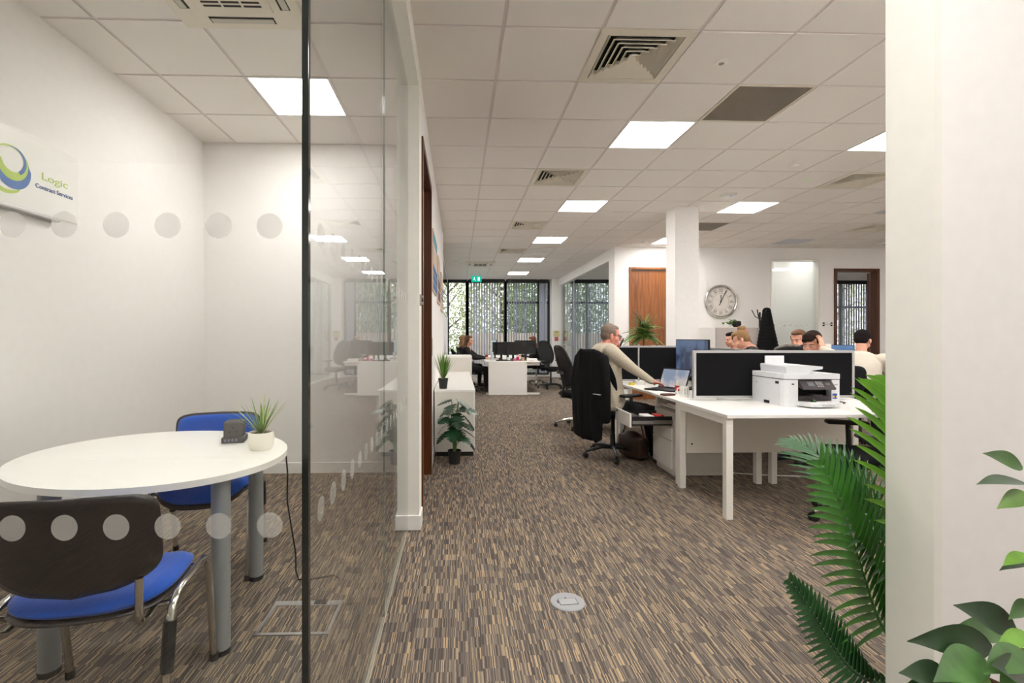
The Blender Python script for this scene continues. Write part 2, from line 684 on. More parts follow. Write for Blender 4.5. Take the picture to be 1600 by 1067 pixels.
# head beam above the glass
SB('trim_2', -.40, -.265, 1.04, 3.255, 3.03, wt, WALL2)
SB('trim_3', -2.44, -.40, 1.04, 1.14, 3.03, wt, WALL2)

# glass partition
g = thing('glass_partition', 'frameless clear glass partition around the meeting room, with frosted dots', 'glass partition', (0, 0, 0))
def front_pane(x0, x1):
    p = MB().box(x0, x1, 1.084, 1.096, .012, 3.03).build('glass_pane', GLASS, g)
    return p
p1 = front_pane(-2.43, -.352)
p2 = MB().box(-.350, -.338, 1.100, 2.228, .012, 3.03).build('glass_pane', GLASS, g)
p3 = MB().box(-.350, -.338, 2.233, 3.255, .012, 3.03).build('glass_pane', GLASS, g)
MB().box(-.3515, -.3365, 1.083, 1.099, .006, 3.03, .001).build('polished_edge', GEDGE, g)
MB().box(-.3485, -.3395, 2.2285, 2.2325, .012, 3.03).build('joint_seal', mat('clear_joint_seal', (120, 132, 126), .3), g)
MB().box(-.350, -.338, 1.09, 3.243, 0, .012).build('floor_channel', mat('pale_channel', (196, 190, 176), .5), g)
MB().box(-2.43, -.352, 1.084, 1.096, 0, .012).build('floor_channel', bpy.data.materials['pale_channel'], g)
def dots(along_x, z, pane, start, step, n):
    for k in range(n):
        a = start+step*k
        mb = MB()
        if along_x:
            mb.cone((a, 1.0830, z), (a, 1.0838, z), .0287, seg=28)
        else:
            mb.cone((-.3378, a, z), (-.3370, a, z), .030, seg=28)
        mb.build('frosted_dot', FROSTD if along_x else FROSTS, pane)
# dots on the front pane (spacing about 117 mm)
for z in (.895, 1.568):
    dots(True, z, p1, -.423-.1125*16, .1125, 17)
    dots(False, z, p2, 1.185, .1165, 9)
    dots(False, z, p3, 2.29, .1165, 8)

# right-hand wall end beside the camera, wall behind the ficus
SB('wall_right_end', 1.338, 1.36, 1.295, 1.447, 0, wt, WALL2)
SB('wall_right', 1.36, 5.2, 1.295, 1.447, 0, wt, WALL)
# reception behind the camera
SB('wall_reception_back', -5.2, 14.4, -3.2, -3.05, 0, wt, WALL)
SB('wall_reception_left', -5.35, -5.2, -3.2, 1.12, 0, wt, WALL)
SB('wall_reception_right', 5.2, 5.35, -3.05, 1.68, 0, wt, WALL)
SB('wall_office_front', 5.35, 10.3, 1.3, 1.45, 0, wt, WALL)
SB('wall_office_right', 10.3, 10.45, 1.3, 9.9, 0, wt, WALL)

# door 1 (meeting room / store) seen edge on: walnut lining and leaf
def lining(name, x0, x1, y0, y1, z1, m, depth_axis='Y', t=.04, arch=.0):
    pass
d = thing('door_1', 'dark walnut door lining and closed leaf in the left corridor wall', 'door', (0, 0, 0))
d['kind'] = 'structure'
del d['label'], d['category']
MB().box(-.405, -.25, 3.45, 3.51, 0, 2.77, .002).build('door_frame', WALNUT, d)
MB().box(-.405, -.25, 4.55, 4.61, 0, 2.77, .002).build('door_frame', WALNUT, d)
MB().box(-.405, -.25, 3.51, 4.55, 2.71, 2.77, .002).build('door_frame', WALNUT, d)
lf = MB().box(-.375, -.33, 3.51, 4.55, .008, 2.71).build('door_leaf', WALNUT, d)
MB().cone((-.33, 3.60, 1.02), (-.275, 3.60, 1.02), .009).cap((-.275, 3.60, 1.02), (-.275, 3.72, 1.02), .009).build('door_handle', CHROME, lf)

# back wall of the office with its openings
yb0, yb1 = 9.80, 9.95
for nm, x0, x1, z0, z1 in (('wall_back_1', 3.26, 3.57, 0, wt), ('wall_back_2', 3.57, 4.63, 2.76, wt), ('wall_back_3', 4.63, 6.56, 0, wt), ('wall_back_4', 6.56, 7.64, 2.95, wt),
                           ('wall_back_5', 7.64, 7.94, 0, wt), ('wall_back_6', 7.94, 8.92, 2.75, wt), ('wall_back_7', 8.92, 14.4, 0, wt)):
    SB(nm, x0, x1, yb0, yb1, z0, z1, WALL)
for nm, x0, x1 in (('baseboard_office_back', 4.63, 6.5), ('baseboard_office_back_right', 7.7, 7.94)):
    SB(nm, x0, x1, yb0-.012, yb0, 0, .1, SKIRT)
# corner bulkhead + side glazing of the far office (x = 3.26)
SB('wall_far_office_pier', 3.26, 3.41, 9.95, 10.17, 0, wt, WALL)
SB('wall_far_office_bulkhead', 3.26, 3.41, 10.17, YW, 2.95, wt, WALL)
SB('wall_window_right_pier', 3.03, 3.36, YW-.35, YW, 0, wt, WALL)
wn = MB().box(3.325, 3.337, 10.17, YW-.35, .05, 2.95).build('window_1', GLASSD)
struct(wn)
MB().box(3.30, 3.36, 10.17, YW-.35, 0, .05).build('window_frame', WMET, wn)
MB().box(3.322, 3.340, 13.55, 13.575, .05, 2.95).build('window_joint', ALU, wn)
wq = MB().box(3.325, 3.337, 13.4, 15.2, 1.05, 1.07).build('frost_band', FROSTG, wn)
# rooms behind the back wall
SB('wall_room_divider_1', 6.2, 6.3, 9.95, YW, 0, wt, WALL)
SB('wall_room_divider_2', 7.66, 7.76, 9.95, YW, 0, wt, WALL)
SB('wall_room_divider_3', 6.3, 7.66, 11.3, 11.4, 0, wt, WALL)
SB('wall_far_right', 14.2, 14.4, -3.0, YW, 0, wt, WALL)
# glazed panel in the back wall
w3 = MB().box(6.60, 7.60, 9.855, 9.867, .04, 2.91).build('window_2', GLASSD)
struct(w3)
MB().box(6.56, 6.60, yb0-.01, yb1, 0, 2.95).box(7.60, 7.64, yb0-.01, yb1, 0, 2.95).box(6.60, 7.60, yb0-.01, yb1, 2.91, 2.95).box(6.60, 7.60, yb0-.01, yb1, 0, .04).build('window_frame', WMET, w3)
for k in range(8):
    MB().cone((6.68+.12*k, 9.852, 1.55), (6.68+.12*k, 9.8545, 1.55), .028, seg=20).build('frosted_dot', FROSTD, w3)
# brown closed door
d2 = thing('door_2', '', '', (0, 0, 0)); struct(d2)
MB().box(3.57, 3.61, yb0-.02, yb1, 0, 2.76).box(4.59, 4.63, yb0-.02, yb1, 0, 2.76).box(3.61, 4.59, yb0-.02, yb1, 2.715, 2.76).build('door_frame', OAK, d2)
lf = MB().box(3.61, 4.59, 9.84, 9.885, .006, 2.69).build('door_leaf', OAK, d2)
MB().box(3.66, 3.69, 9.815, 9.84, .95, 1.1).cap((3.675, 9.80, 1.05), (3.78, 9.80, 1.05), .009).build('door_handle', STEEL, lf)
# open doorway on the right
d3 = thing('door_3', '', '', (0, 0, 0)); struct(d3)
MB().box(7.94, 8.00, yb0-.02, yb1, 0, 2.75).box(8.86, 8.92, yb0-.02, yb1, 0, 2.75).box(8.00, 8.86, yb0-.02, yb1, 2.69, 2.75).build('door_frame', WALNUT, d3)
MB().box(0, .85, 0, .045, .006, 2.68, M=Matrix.Translation((8.86, yb1+.01, 0)) @ Matrix.Rotation(R(44), 4, 'Z')).build('door_leaf', WALNUT, d3)

# pillar
SB('pillar', 3.10, 3.44, 6.69, 6.99, 0, wt, WALL)
bpy.data.objects['pillar']['kind'] = 'structure'

# glazed strip on the far left corridor wall
wc = MB().box(-.331, -.322, 9.3, 15.2, 1.9, 3.02).build('window_3', GLASSD)
struct(wc)
MB().box(-.331, -.318, 9.26, 9.3, 1.86, 3.06).box(-.331, -.318, 15.2, 15.24, 1.86, 3.06).box(-.331, -.318, 9.3, 15.2, 3.02, 3.06).box(-.331, -.318, 9.3, 15.2, 1.86, 1.9).build('window_frame', WMET, wc)

# ------------------------------------------------------------------ window wall
def window(n, x0, x1, mull, transom=None, fx=.06, sill=.25, frame0=True):
    z1 = 3.13
    f = MB()
    pn = MB().box(x0, x1, YW+.03, YW+.042, sill, z1).build('window_%d' % n, WGLASS)
    struct(pn)
    for m in [x0, x1]+list(mull):
        f.box(m-fx/2, m+fx/2, YW-.01, YW+.09, sill, z1)
    f.box(x0, x1, YW-.01, YW+.09, z1-.05, z1+.05)
    f.box(x0, x1, YW-.01, YW+.09, sill-.06, sill+.03)
    if transom:
        f.box(transom[0], transom[1], YW-.01, YW+.09, transom[2]-.03, transom[2]+.03)
    f.build('window_frame', FRAME, pn)
    return pn
window(4, -.33, .30, [], fx=.09, sill=.12)
window(5, .32, 1.55, [], fx=.09, sill=.12)
window(6, 1.58, 3.0, [2.66, 2.86], (1.6, 3.0, 2.43), fx=.08, sill=.12)
window(7, 3.5, 6.1, [4.3, 5.3], (3.5, 6.1, 2.43), fx=.08, sill=.12)
window(8, 7.8, 14.1, [9.6, 11.4, 12.9], (7.8, 14.1, 2.3), fx=.08, sill=.12)
SB('wall_window_head', -5.2, 14.4, YW, YW+.12, 3.15, wt, WALL)
SB('wall_window_low', -5.2, 14.4, YW, YW+.12, 0, .08, WALL)
SB('wall_window_a', -5.2, -.38, YW, YW+.12, 0, wt, WALL)
SB('wall_window_b', 6.1, 7.8, YW, YW+.12, 0, wt, WALL)
SB('wall_window_c', 3.03, 3.5, YW, YW+.12, 0, wt, WALL)

def blind(x0, x1, ang, label, pitch=.085, y=YW-.12):
    o = thing('vertical_blind', label, 'blind', (0, y, 0))
    s = MB()
    n = int((x1-x0)/pitch)
    for k in range(n):
        c = x0+pitch*(k+.5)
        a = ang+random.uniform(-.06, .06)
        dx, dy = .042*math.cos(a), .042*math.sin(a)
        M = Matrix.Translation((c, 0, 0)) @ Matrix.Rotation(a, 4, 'Z')
        s.box(-.042, .042, -.0008, .0008, .12, 3.06, M=M)
    s.build('slats', BLIND, o)
    MB().box(x0, x1, -.02, .02, 3.06, CZ).build('head_rail', BLACK, o)
    return o
blind(.40, 1.50, R(58), 'open grey vertical blind over the middle pane, behind the headset woman')
blind(1.62, 2.60, R(58), 'open grey vertical blind over the pane with a crossbar, behind the dark monitors')
blind(2.66, 2.96, R(15), 'narrow closed grey blind beside the white window pier')
blind(3.55, 6.05, R(50), 'wide grey vertical blind behind the far side office glass')
blind(7.85, 11.4, R(28), 'grey vertical blind beyond the open walnut doorway, left length')
blind(11.4, 14.05, R(18), 'grey vertical blind seen through the open walnut doorway')

# ------------------------------------------------------------------ ceiling fittings
def led(i, j, off=False):
    return None
def make_led(dm):
    t = thing('ceiling_light', '', 'ceiling light', (0, 0, 0))
    f = MB()
    for a, b, c, e in ((-.297, -.281, -.297, .297), (.281, .297, -.297, .297), (-.281, .281, -.297, -.281), (-.281, .281, .281, .297)):
        f.box(a, b, c, e, -.004, .006)
    f.build('light_frame', WMET, t)
    MB().box(-.281, .281, -.281, .281, .0, .006).build('diffuser', dm, t)
    return t
led0 = make_led(DIFF)
llab = {(2, 2): 'largest lit square ceiling panel over the walkway', (2, 6): 'second lit square ceiling panel along the walkway, right of the second vent',
        (2, 10): 'third lit ceiling panel along the walkway', (2, 14): 'fourth lit ceiling panel along the walkway, small', (2, 18): 'smallest lit ceiling panel, nearest the far windows',
        (6, 2): 'lit ceiling panel cut by the white wall end at the right', (6, 6): 'lit ceiling panel right of the white pillar top', (6, 10): 'lit ceiling panel partly hidden left of the pillar, above the brown door',
        (-3, 1): 'lit square ceiling panel inside the glass meeting room', (7, 15): 'lit ceiling panel inside the far side office', (15, 14): 'lit ceiling panel seen through the open walnut doorway'}
first = True
for k in lights:
    x, y = tile_c(*k)
    lab = llab.get(k, 'lit square ceiling panel added out of view to light the rooms')
    if first:
        o = led0
        o.location = (x, y, CZ)
        o['label'] = lab
        first = False
    else:
        o = dup(led0, (x, y, CZ), 0, lab)
    o['group'] = 'square led ceiling panels'
ld = make_led(emit('fill_diffuser', (255, 249, 241), LED*.30))
ld.location = (*tile_c(11, 12), CZ)  # fill panel added out of sight to brighten the glazed panel
tag(ld, 'unseen dim ceiling panel, added as fill light behind the tall white glazed panel', 'ceiling light')
lo = make_led(DIFFOFF)
x, y = tile_c(10, 6)
lo.location = (x, y, CZ)
lo['label'] = 'unlit grey ceiling panel at the right edge, above the lower right vent'
x, y = tile_c(10, 10)
dup(lo, (x, y, CZ), 0, 'unlit ceiling panel far back over the glazed panel')

def make_vent():
    t = thing('ceiling_vent', '', 'vent', (0, 0, 0))
    f = MB()
    for a, b, c, e in ((-.298, -.245, -.298, .298), (.245, .298, -.298, .298), (-.245, .245, -.298, -.245), (-.245, .245, .245, .298)):
        f.box(a, b, c, e, -.003, .01)
    f.build('vent_frame', VENTM, t)
    MB().box(-.25, .25, -.25, .25, .042, .045).build('vent_back', DARK, t)
    for k in range(6):
        so_ = .237-.040*k
        si = max(so_-.030, .006)
        b = MB()
        q = [(-1, -1), (1, -1), (1, 1), (-1, 1)]
        for n in range(4):
            (ax, ay), (bx, by) = q[n], q[(n+1) % 4]
            b.quad((ax*so_, ay*so_, -.002), (bx*so_, by*so_, -.002), (bx*si, by*si, .034), (ax*si, ay*si, .034))
            b.quad((ax*so_, ay*so_, -.002), (bx*so_, by*so_, -.002), (bx*(so_+.002), by*(so_+.002), .004), (ax*(so_+.002), ay*(so_+.002), .004))
        if k == 5:
            b.box(-si, si, -si, si, .02, .024)
        b.build('louvre', VENTM, t)
    return t
v0 = make_vent()
vlab = {(1, 0): 'largest square louvred ceiling vent, top centre', (1, 4): 'second square ceiling vent along the walkway', (1, 8): 'third ceiling vent along the walkway',
        (1, 12): 'fourth and smallest ceiling vent along the walkway', (7, 4): 'wide louvred ceiling vent at right, beside the smoke detector', (11, 8): 'louvred ceiling vent low at the right edge, cut by the wall end'}
for n, k in enumerate(vents):
    x, y = tile_c(*k)
    if n == 0:
        v0.location = (x, y, CZ)
        v0['label'] = vlab[k]
        v0['group'] = 'square louvred vents'
    else:
        dup(v0, (x, y, CZ), 0, vlab[k])
def make_grille():
    t = thing('return_air_grille', '', 'vent', (0, 0, 0), group='perforated ceiling grilles')
    f = MB()
    for a, b, c, e in ((-.298, -.280, -.298, .298), (.280, .298, -.298, .298), (-.280, .280, -.298, -.280), (-.280, .280, .280, .298)):
        f.box(a, b, c, e, -.003, .008)
    f.build('grille_frame', VENTM, t)
    MB().box(-.28, .28, -.28, .28, .030, .032).build('grille_back', DARK, t)
    c = MB()
    n = 34
    st = .56/n
    for k in range(n+1):
        a = -.28+st*k
        c.box(a-.0033, a+.0033, -.28, .28, 0, .008)
        c.box(-.28, .28, a-.0033, a+.0033, 0, .008)
    c.build('grille_mesh', GRILLE, t)
    return t
g0 = make_grille()
x, y = tile_c(3, 1)
g0.location = (x, y, CZ)
g0['label'] = 'large grey perforated ceiling grille right of the biggest vent'
x, y = tile_c(6, 8)
dup(g0, (x, y, CZ), 0, 'small dark ceiling grille right behind the pillar top')

def cassette(x, y, lab):
    t = thing('air_conditioner', lab, 'air conditioner', (x, y, CZ), group='ceiling cassettes')
    MB().box(-.36, .36, -.36, .36, -.028, .012, .006).build('cassette_panel', mat('cassette_white', (230, 224, 208), .4), t)
    gp = MB().box(-.205, .205, -.205, .205, -.036, -.027, .004).build('intake_grille', bpy.data.materials['cassette_white'], t)
    s = MB()
    for k in range(11):
        yy = -.17+.031*k
        for xx in (-.11, 0, .11):
            s.box(xx-.048, xx+.048, yy, yy+.015, -.0372, -.0355)
    s.build('grille_slot', DARK, gp)
    for rz in range(4):
        M = Matrix.Rotation(rz*PI/2, 4, 'Z')
        MB().box(-.185, .185, .25, .305, -.0295, -.0275, M=M).build('air_slot', DARK, t)
        MB().box(-.178, .178, .262, .300, -.034, -.029, .003, M=M).build('air_flap', mat('flap_grey', (200, 196, 182), .4), t)
    return t
x, y = tile_c(-3, -1)
cassette(x-.02, y-.03, 'white cassette air conditioner in the meeting room ceiling')
x, y = tile_c(0, 15)
cassette(x, y, 'white cassette air conditioner in the ceiling near the far windows')

def disc(name, lab, cat, x, y, prof, m, extra=None):
    t = thing(name, lab, cat, (x, y, CZ))
    MB().lathe([(0, 0)]+prof+[(0, prof[-1][1])], seg=28).build('housing', m, t, smooth=True)
    if extra:
        extra(t)
    return t
disc('motion_sensor', 'small round motion sensor right of the largest vent', 'sensor', 1.787, 3.171, [(.045, 0), (.043, -.008), (.02, -.012)], WMET,
     lambda t: MB().ell((0, 0, -.012), (.018, .018, .008)).build('lens', GREYLEG, t, smooth=True))
disc('smoke_detector', 'white smoke detector with dark slots, left of the wide right vent', 'smoke detector', 3.608, 4.981, [(.055, 0), (.055, -.015), (.03, -.02), (.042, -.032), (.038, -.05), (.015, -.055)], WMET,
     lambda t: MB().lathe([(.031, -.021), (.036, -.031)]).build('vent_slot', DARK, t))
disc('wireless_access_point', 'flat white round access point above the pillar', 'access point', 3.549, 6.134, [(.10, 0), (.10, -.022), (.085, -.032)], WMET,
     lambda t: MB().cone((0, -.06, -.033), (0, -.06, -.0345), .008).build('indicator_light', LEDB, t))
disc('wireless_access_point', 'flat round access point at the right edge over the doorway', 'access point', 8.473, 9.244, [(.10, 0), (.10, -.022), (.085, -.032)], WMET,
     lambda t: MB().cone((0, -.06, -.033), (0, -.06, -.0345), .008).build('indicator_light', LEDB, t))
disc('smoke_detector', 'small white smoke detector over the brown door', 'smoke detector', 3.641, 9.18, [(.05, 0), (.05, -.02), (.03, -.045)], WMET)
disc('smoke_detector', 'white round detector near the far left window', 'smoke detector', -.005, 11.678, [(.09, 0), (.09, -.02), (.06, -.03)], WMET)
disc('indicator_light', 'tiny green indicator dot on the ceiling beside the wide right vent', 'indicator light', 4.151, 5.527, [(.012, 0), (.010, -.004)], LEDG)

# exit sign
t = thing('exit_sign', 'green running man exit sign hanging before the far windows', 'exit sign', (.55, 14.0, CZ))
MB().cone((-.1, 0, 0), (-.1, 0, -.08), .004).cone((.1, 0, 0), (.1, 0, -.08), .004).build('hanger', STEEL, t)
s = MB().box(-.15, .15, -.015, .015, -.26, -.08, .003).build('sign_plate', SIGNG, t)
m = MB()
m.box(.035, .10, -.018, -.016, -.225, -.115)
m.ell((-.06, -.017, -.125), (.012, .002, .012))
m.prism([(-.085, -.145), (-.045, -.14), (-.05, -.185), (-.02, -.215), (-.035, -.222), (-.065, -.19), (-.10, -.215), (-.105, -.2), (-.08, -.175)], -.018, -.016, 'Y')
m.build('running_man', SIGNW, s)

# ------------------------------------------------------------------ meeting room furniture
def superell(n, a, b, p, k=48):
    out = []
    for i in range(k):
        t = 2*PI*i/k
        c, s = math.cos(t), math.sin(t)
        out.append((a*abs(c)**(2/p)*(1 if c >= 0 else -1), b*abs(s)**(2/p)*(1 if s >= 0 else -1)))
    return out

def dished(mb, pts, thick, depth, rings=8, rim=.012):
    """rounded cushion/shell: outline pts (u,v) in a plane, depth(u,v) gives height; returns closed slab"""
    bm = mb.bm
    n = len(pts)
    def layer(off, sh):
        rr = []
        for k in range(rings+1):
            f = k/rings
            if f == 0:
                rr.append([bm.verts.new((0, 0, depth(0, 0)+off))])
            else:
                e = off*(1-max(0, (f-.82)/.18)**2*.8) if sh else off
                rr.append([bm.verts.new((u*f, v*f, depth(u*f, v*f)+e)) for u, v in pts])
        fs = []
        for k in range(rings):
            A, B = rr[k], rr[k+1]
            for i in range(n):
                j = (i+1) % n
                if len(A) == 1:
                    fs.append(bm.faces.new((A[0], B[i], B[j])))
                else:
                    fs.append(bm.faces.new((A[i], B[i], B[j], A[j])))
        return rr[-1], fs
    A, f1 = layer(thick/2, True)
    B, f2 = layer(-thick/2, True)
    fs = [bm.faces.new((A[i], A[(i+1) % n], B[(i+1) % n], B[i])) for i in range(n)]
    mb._m(f1+f2+fs)
    return mb

def stack_chair(label, loc, rz):
    """chrome framed conference chair facing +x"""
    t = thing('conference_chair', label, 'chair', loc, rz, 'blue conference chairs')
    for s in (-1, 1):
        y = .255*s
        pts = [(-.255, y, .012), (-.215, y, .22), (-.18, y, .40), (-.165, y, .445), (-.13, y, .468), (-.06, y, .474), (.08, y, .472), (.13, y, .466), (.165, y, .445), (.185, y, .40), (.215, y, .2), (.245, y, .012)]
        MB().tube(pts, .0135, 10).build('side_frame', CHROME, t, smooth=True)
        for x in (-.256, .246):
            MB().cone((x, y, 0), (x, y, .03), .017).build('foot_cap', BLACK, t)
        MB().tube([(-.206, y, .26), (-.18, y, .41)], .020, 10).build('frame_sleeve', BLACK, t)
        MB().tube([(-.08, .19*s, .432), (-.19, .19*s, .425), (-.225, .19*s, .44), (-.238, .19*s, .47), (-.238, .19*s, .58)], .012, 10).build('back_post', CHROME, t, smooth=True)
    MB().cone((.10, -.255, .455), (.10, .255, .455), .010).cone((-.12, -.255, .435), (-.12, .255, .435), .010).build('cross_tube', CHROME, t)
    sh = superell(0, .215, .235, 3.2)
    se = dished(MB(), sh, .05, lambda u, v: .474+.012*(v/.235)**2-.05*max(0, (u-.1)/.115)**2).build('seat', BLUE, t, smooth='all')
    dished(MB(), superell(0, .218, .238, 3.2), .018, lambda u, v: .446+.012*(v/.235)**2-.05*max(0, (u-.1)/.115)**2).build('seat_shell', PLSHELL, t, smooth='all')
    # back: rounded panel, lower edge dips in the middle
    def outline(a, b):
        o = superell(0, a, b, 6.5, 72)
        return [(u, v-(.052*(1-(u/a)**2) if v < 0 else -.010*(1-(u/a)**2))) for u, v in o]
    M = Matrix.Translation((-.238, 0, .706)) @ Matrix.Rotation(R(-9), 4, 'Y') @ Matrix(((0, 0, 1, 0), (1, 0, 0, 0), (0, 1, 0, 0), (0, 0, 0, 1)))
    b = dished(MB(), outline(.224, .116), .035, lambda u, v: .045*(u/.24)**2+.016)
    b.xf(M).build('backrest', BLUE, t, smooth='all')
    b = dished(MB(), outline(.240, .130), .020, lambda u, v: .045*(u/.24)**2-.010)
    b.xf(M).build('back_shell', PLSHELL, t, smooth='all')
    return t
stack_chair('blue conference chair with black shell back, nearest to the glass, seen from behind', (-1.205, 1.690, 0), R(100))
stack_chair('blue conference chair behind the oval table, turned to the camera', (-1.44, 2.80, 0), R(-78))

t = thing('meeting_table', 'white oval meeting table on silver round legs behind the glass', 'table', (-1.4515, 2.346, 0), 0)
A, B = .629, .534
e1, e2 = V((-.911, .412)), V((.412, .911))
ov = [tuple(e1*A*math.cos(2*PI*k/96)+e2*B*math.sin(2*PI*k/96)) for k in range(96)]
m = MB()
m.prism(ov, .728, .755)
tt = m.build('table_top', DESK, t, smooth=True)
for lx, ly in ((-.99, 2.02), (-1.10, 2.63), (-1.60, 1.915), (-1.72, 2.53)):
    x, y = lx+1.4515, ly-2.346
    lg = MB().cone((x, y, .02), (x, y, .728), .037, seg=24).build('leg', GREYLEG, t, smooth=True)
    MB().cone((x, y, 0), (x, y, .022), .038, seg=24).build('foot', BLACK, lg)

# power tower on the table
t = thing('power_socket_tower', 'charcoal cube power socket tower beside the grass pot on the oval table', 'power socket', (-1.20, 2.60, .755), R(14))
MB().box(-.056, .056, -.056, .056, 0, .032, .006).build('tower_base', CUBE, t)
b = MB().box(-.047, .047, -.05, .05, .030, .112, .008).build('tower_body', CUBE, t)
s = MB()
for fx, fy, ax in ((0, -.0505, 'x'), (.0475, 0, 'y')):
    for a, z in ((-.016, .060), (.016, .060), (0, .082)):
        if ax == 'x':
            s.box(fx+a-.003, fx+a+.003, fy-.0006, fy+.001, z-.004, z+.004)
        else:
            s.box(fx-.001, fx+.0006, fy+a-.003, fy+a+.003, z-.004, z+.004)
s.build('socket_holes', DARK, b)
MB().box(-.03, .03, -.035, .035, .111, .1125).build('switch_plate', BLACK, b)
m = MB()
for k in range(4):
    m.box(-.042+.018*k, -.032+.018*k, -.0570, -.0555, .010, .024)
m.build('usb_ports', mat('usb_port_grey', (130, 134, 150), .4), t)
MB().box(.05, .075, .02, .05, .006, .026, .003).build('cable_plug', BLACK, t)

def spiky(name, label, cat, loc, pot_fn, n, L, W, spread, leafm, soil_z, soil_r, group=None, droop=.5, lean=1):
    t = thing(name, label, cat, loc, 0, group)
    pot_fn(t)
    MB().cone((0, 0, soil_z-.01), (0, 0, soil_z), soil_r, seg=24).build('soil', SOIL, t)
    for k in range(n):
        a = 2.4*k+random.uniform(-.3, .3)
        tilt = spread*math.sqrt((k+.5)/n)*random.uniform(.75, 1.15)*(lean if math.cos(a) < -.2 else 1)
        d = V((math.sin(tilt)*math.cos(a), math.sin(tilt)*math.sin(a), math.cos(tilt)))
        nrm = V((-math.cos(a), -math.sin(a), 1.2))
        ll = L*random.uniform(.7, 1.08)
        MB().leaf((d.x*.01, d.y*.01, soil_z-.004), d, nrm, ll, W*random.uniform(.8, 1.1), droop*tilt, 7, lambda q: (1-q)**.6*min(1, .55+q*2), .35).build('leaf', leafm(k), t, smooth='all')
    return t
def cream_pot(t):
    m = MB()
    m.lathe([(0, 0), (.046, 0), (.052, .006), (.060, .03), (.062, .06), (.058, .085), (.0565, .088), (.053, .085), (.052, .072), (0, .070)], seg=40)
    m.build('pot', POTC, t, smooth=True)
spiky('potted_grass', 'variegated grass in a round cream ceramic pot on the oval table', 'plant', (-.985, 2.415, .755), cream_pot, 34, .20, .014, .75, lambda k: (LEAFV, LEAFV, LEAFY, LEAFG)[k % 4], .078, .052)

# cable from the table to the floor box
tag(MB().tube([(-.94, 2.50, .74), (-.905, 2.53, .727), (-.895, 2.53, .60), (-.90, 2.54, .45), (-.885, 2.56, .30), (-.87, 2.58, .16), (-.875, 2.60, .05), (-.86, 2.60, .006), (-.80, 2.60, .006), (-.74, 2.62, .006), (-.68, 2.64, .006), (-.64, 2.60, .006), (-.635, 2.53, .006), (-.655, 2.46, .008), (-.665, 2.40, .012)], .0042, 8).build('power_cable', BLACK, None, smooth=True),
    'thin black power cable hanging from the oval table down to the carpet box', 'cable')
# square floor box
t = thing('floor_box', 'square carpet-filled floor box with a grey rim behind the glass', 'floor box', (-.735, 2.255, 0), R(0))
f = MB()
for a, b, c, e in ((-.165, -.150, -.135, .135), (.150, .165, -.135, .135), (-.150, .150, -.135, -.118), (-.150, .150, .095, .135)):
    f.box(a, b, c, e, 0, .006, .001)
f.build('box_rim', STEEL, t)
MB().box(-.15, .15, -.118, .095, 0, .004).build('carpet_lid', CARPET, t)
MB().box(.03, .09, .10, .135, .003, .014, .003).build('cable_outlet', BLACK, t)
# round floor socket
t = thing('floor_socket', 'round grey floor socket cover in the walkway carpet', 'floor socket', (.545, 2.345, 0), R(4))
MB().lathe([(0, 0), (.084, 0), (.084, .003), (.078, .006), (.070, .0045), (0, .0045)], seg=48).build('socket_ring', mat('grey_socket_plastic', (150, 151, 154), .5), t, smooth=True)
MB().box(-.042, .045, -.028, .024, .004, .0062, .001).build('socket_lid', mat('grey_socket_lid', (158, 159, 162), .5), t)
m = MB()
for a, b, c, e in ((-.044, -.042, -.03, .026), (.045, .047, -.03, .026), (-.044, .047, -.030, -.028), (-.044, .047, .024, .026), (-.006, .0, .028, .034), (-.052, -.047, -.012, .012)):
    m.box(a, b, c, e, .004, .0055)
m.build('lid_gap', DARK, t)

# whiteboard panel with the logo on the left wall
XW = -2.44
t = thing('wall_sign', 'white logo board with a tray on the meeting room wall', 'sign', (XW, 2.66, 2.24), 0)
MB().box(0, .012, -.60, .455, -.205, .215, .003).build('sign_board', mat('glossy_white_board', (246, 246, 243), .25), t)
MB().box(.0, .05, -.60, .285, -.232, -.214, .003).build('pen_tray', ALU, t)
RX = (R(90), 0, R(90))
def crescent(name, m, cy, cz, ro, cy2, cz2, ri, a0, a1, th=.0015, ry=1.0):
    """area between two arcs on the board, in y,z"""
    n = 40
    out = [(cy+ro*math.cos(a0+(a1-a0)*k/n), cz+ro*ry*math.sin(a0+(a1-a0)*k/n)) for k in range(n+1)]
    inn = [(cy2+ri*math.cos(a0+(a1-a0)*k/n), cz2+ri*ry*math.sin(a0+(a1-a0)*k/n)) for k in range(n+1)]
    mb = MB()
    bm = mb.bm
    A = [bm.verts.new((.0122+th, *p)) for p in out]
    B = [bm.verts.new((.0122+th, *p)) for p in inn]
    for k in range(n):
        try:
            bm.faces.new((A[k], A[k+1], B[k+1], B[k]))
        except Exception:
            pass
    return mb.build(name, m, t, recalc=False)
# swirl: centre about y=0, z=0 of the board
crescent('logo_swirl', GREEN, .0, .004, .116, -.004, .010, .100, R(-20), R(165), .0012)
crescent('logo_swirl', LBLUE, .018, .040, .076, .010, .046, .066, R(-60), R(170), .0020)
crescent('logo_swirl', GREEN, .010, .022, .096, .014, .046, .068, R(-175), R(30), .0016)
crescent('logo_swirl', LBLUE, .014, -.006, .108, .012, .024, .092, R(-178), R(8), .0020)
crescent('logo_swirl', GREEN, -.030, -.020, .128, -.016, -.004, .122, R(-200), R(-52), .0010)
text('logo_word', 'Logic', .060, GREEN, t, (.0135, .188, -.004), RX, sx=1.50)
text('logo_line', 'Contract Services', .0375, LBLUET, t, (.0135, .150, -.062), RX, sx=.98)

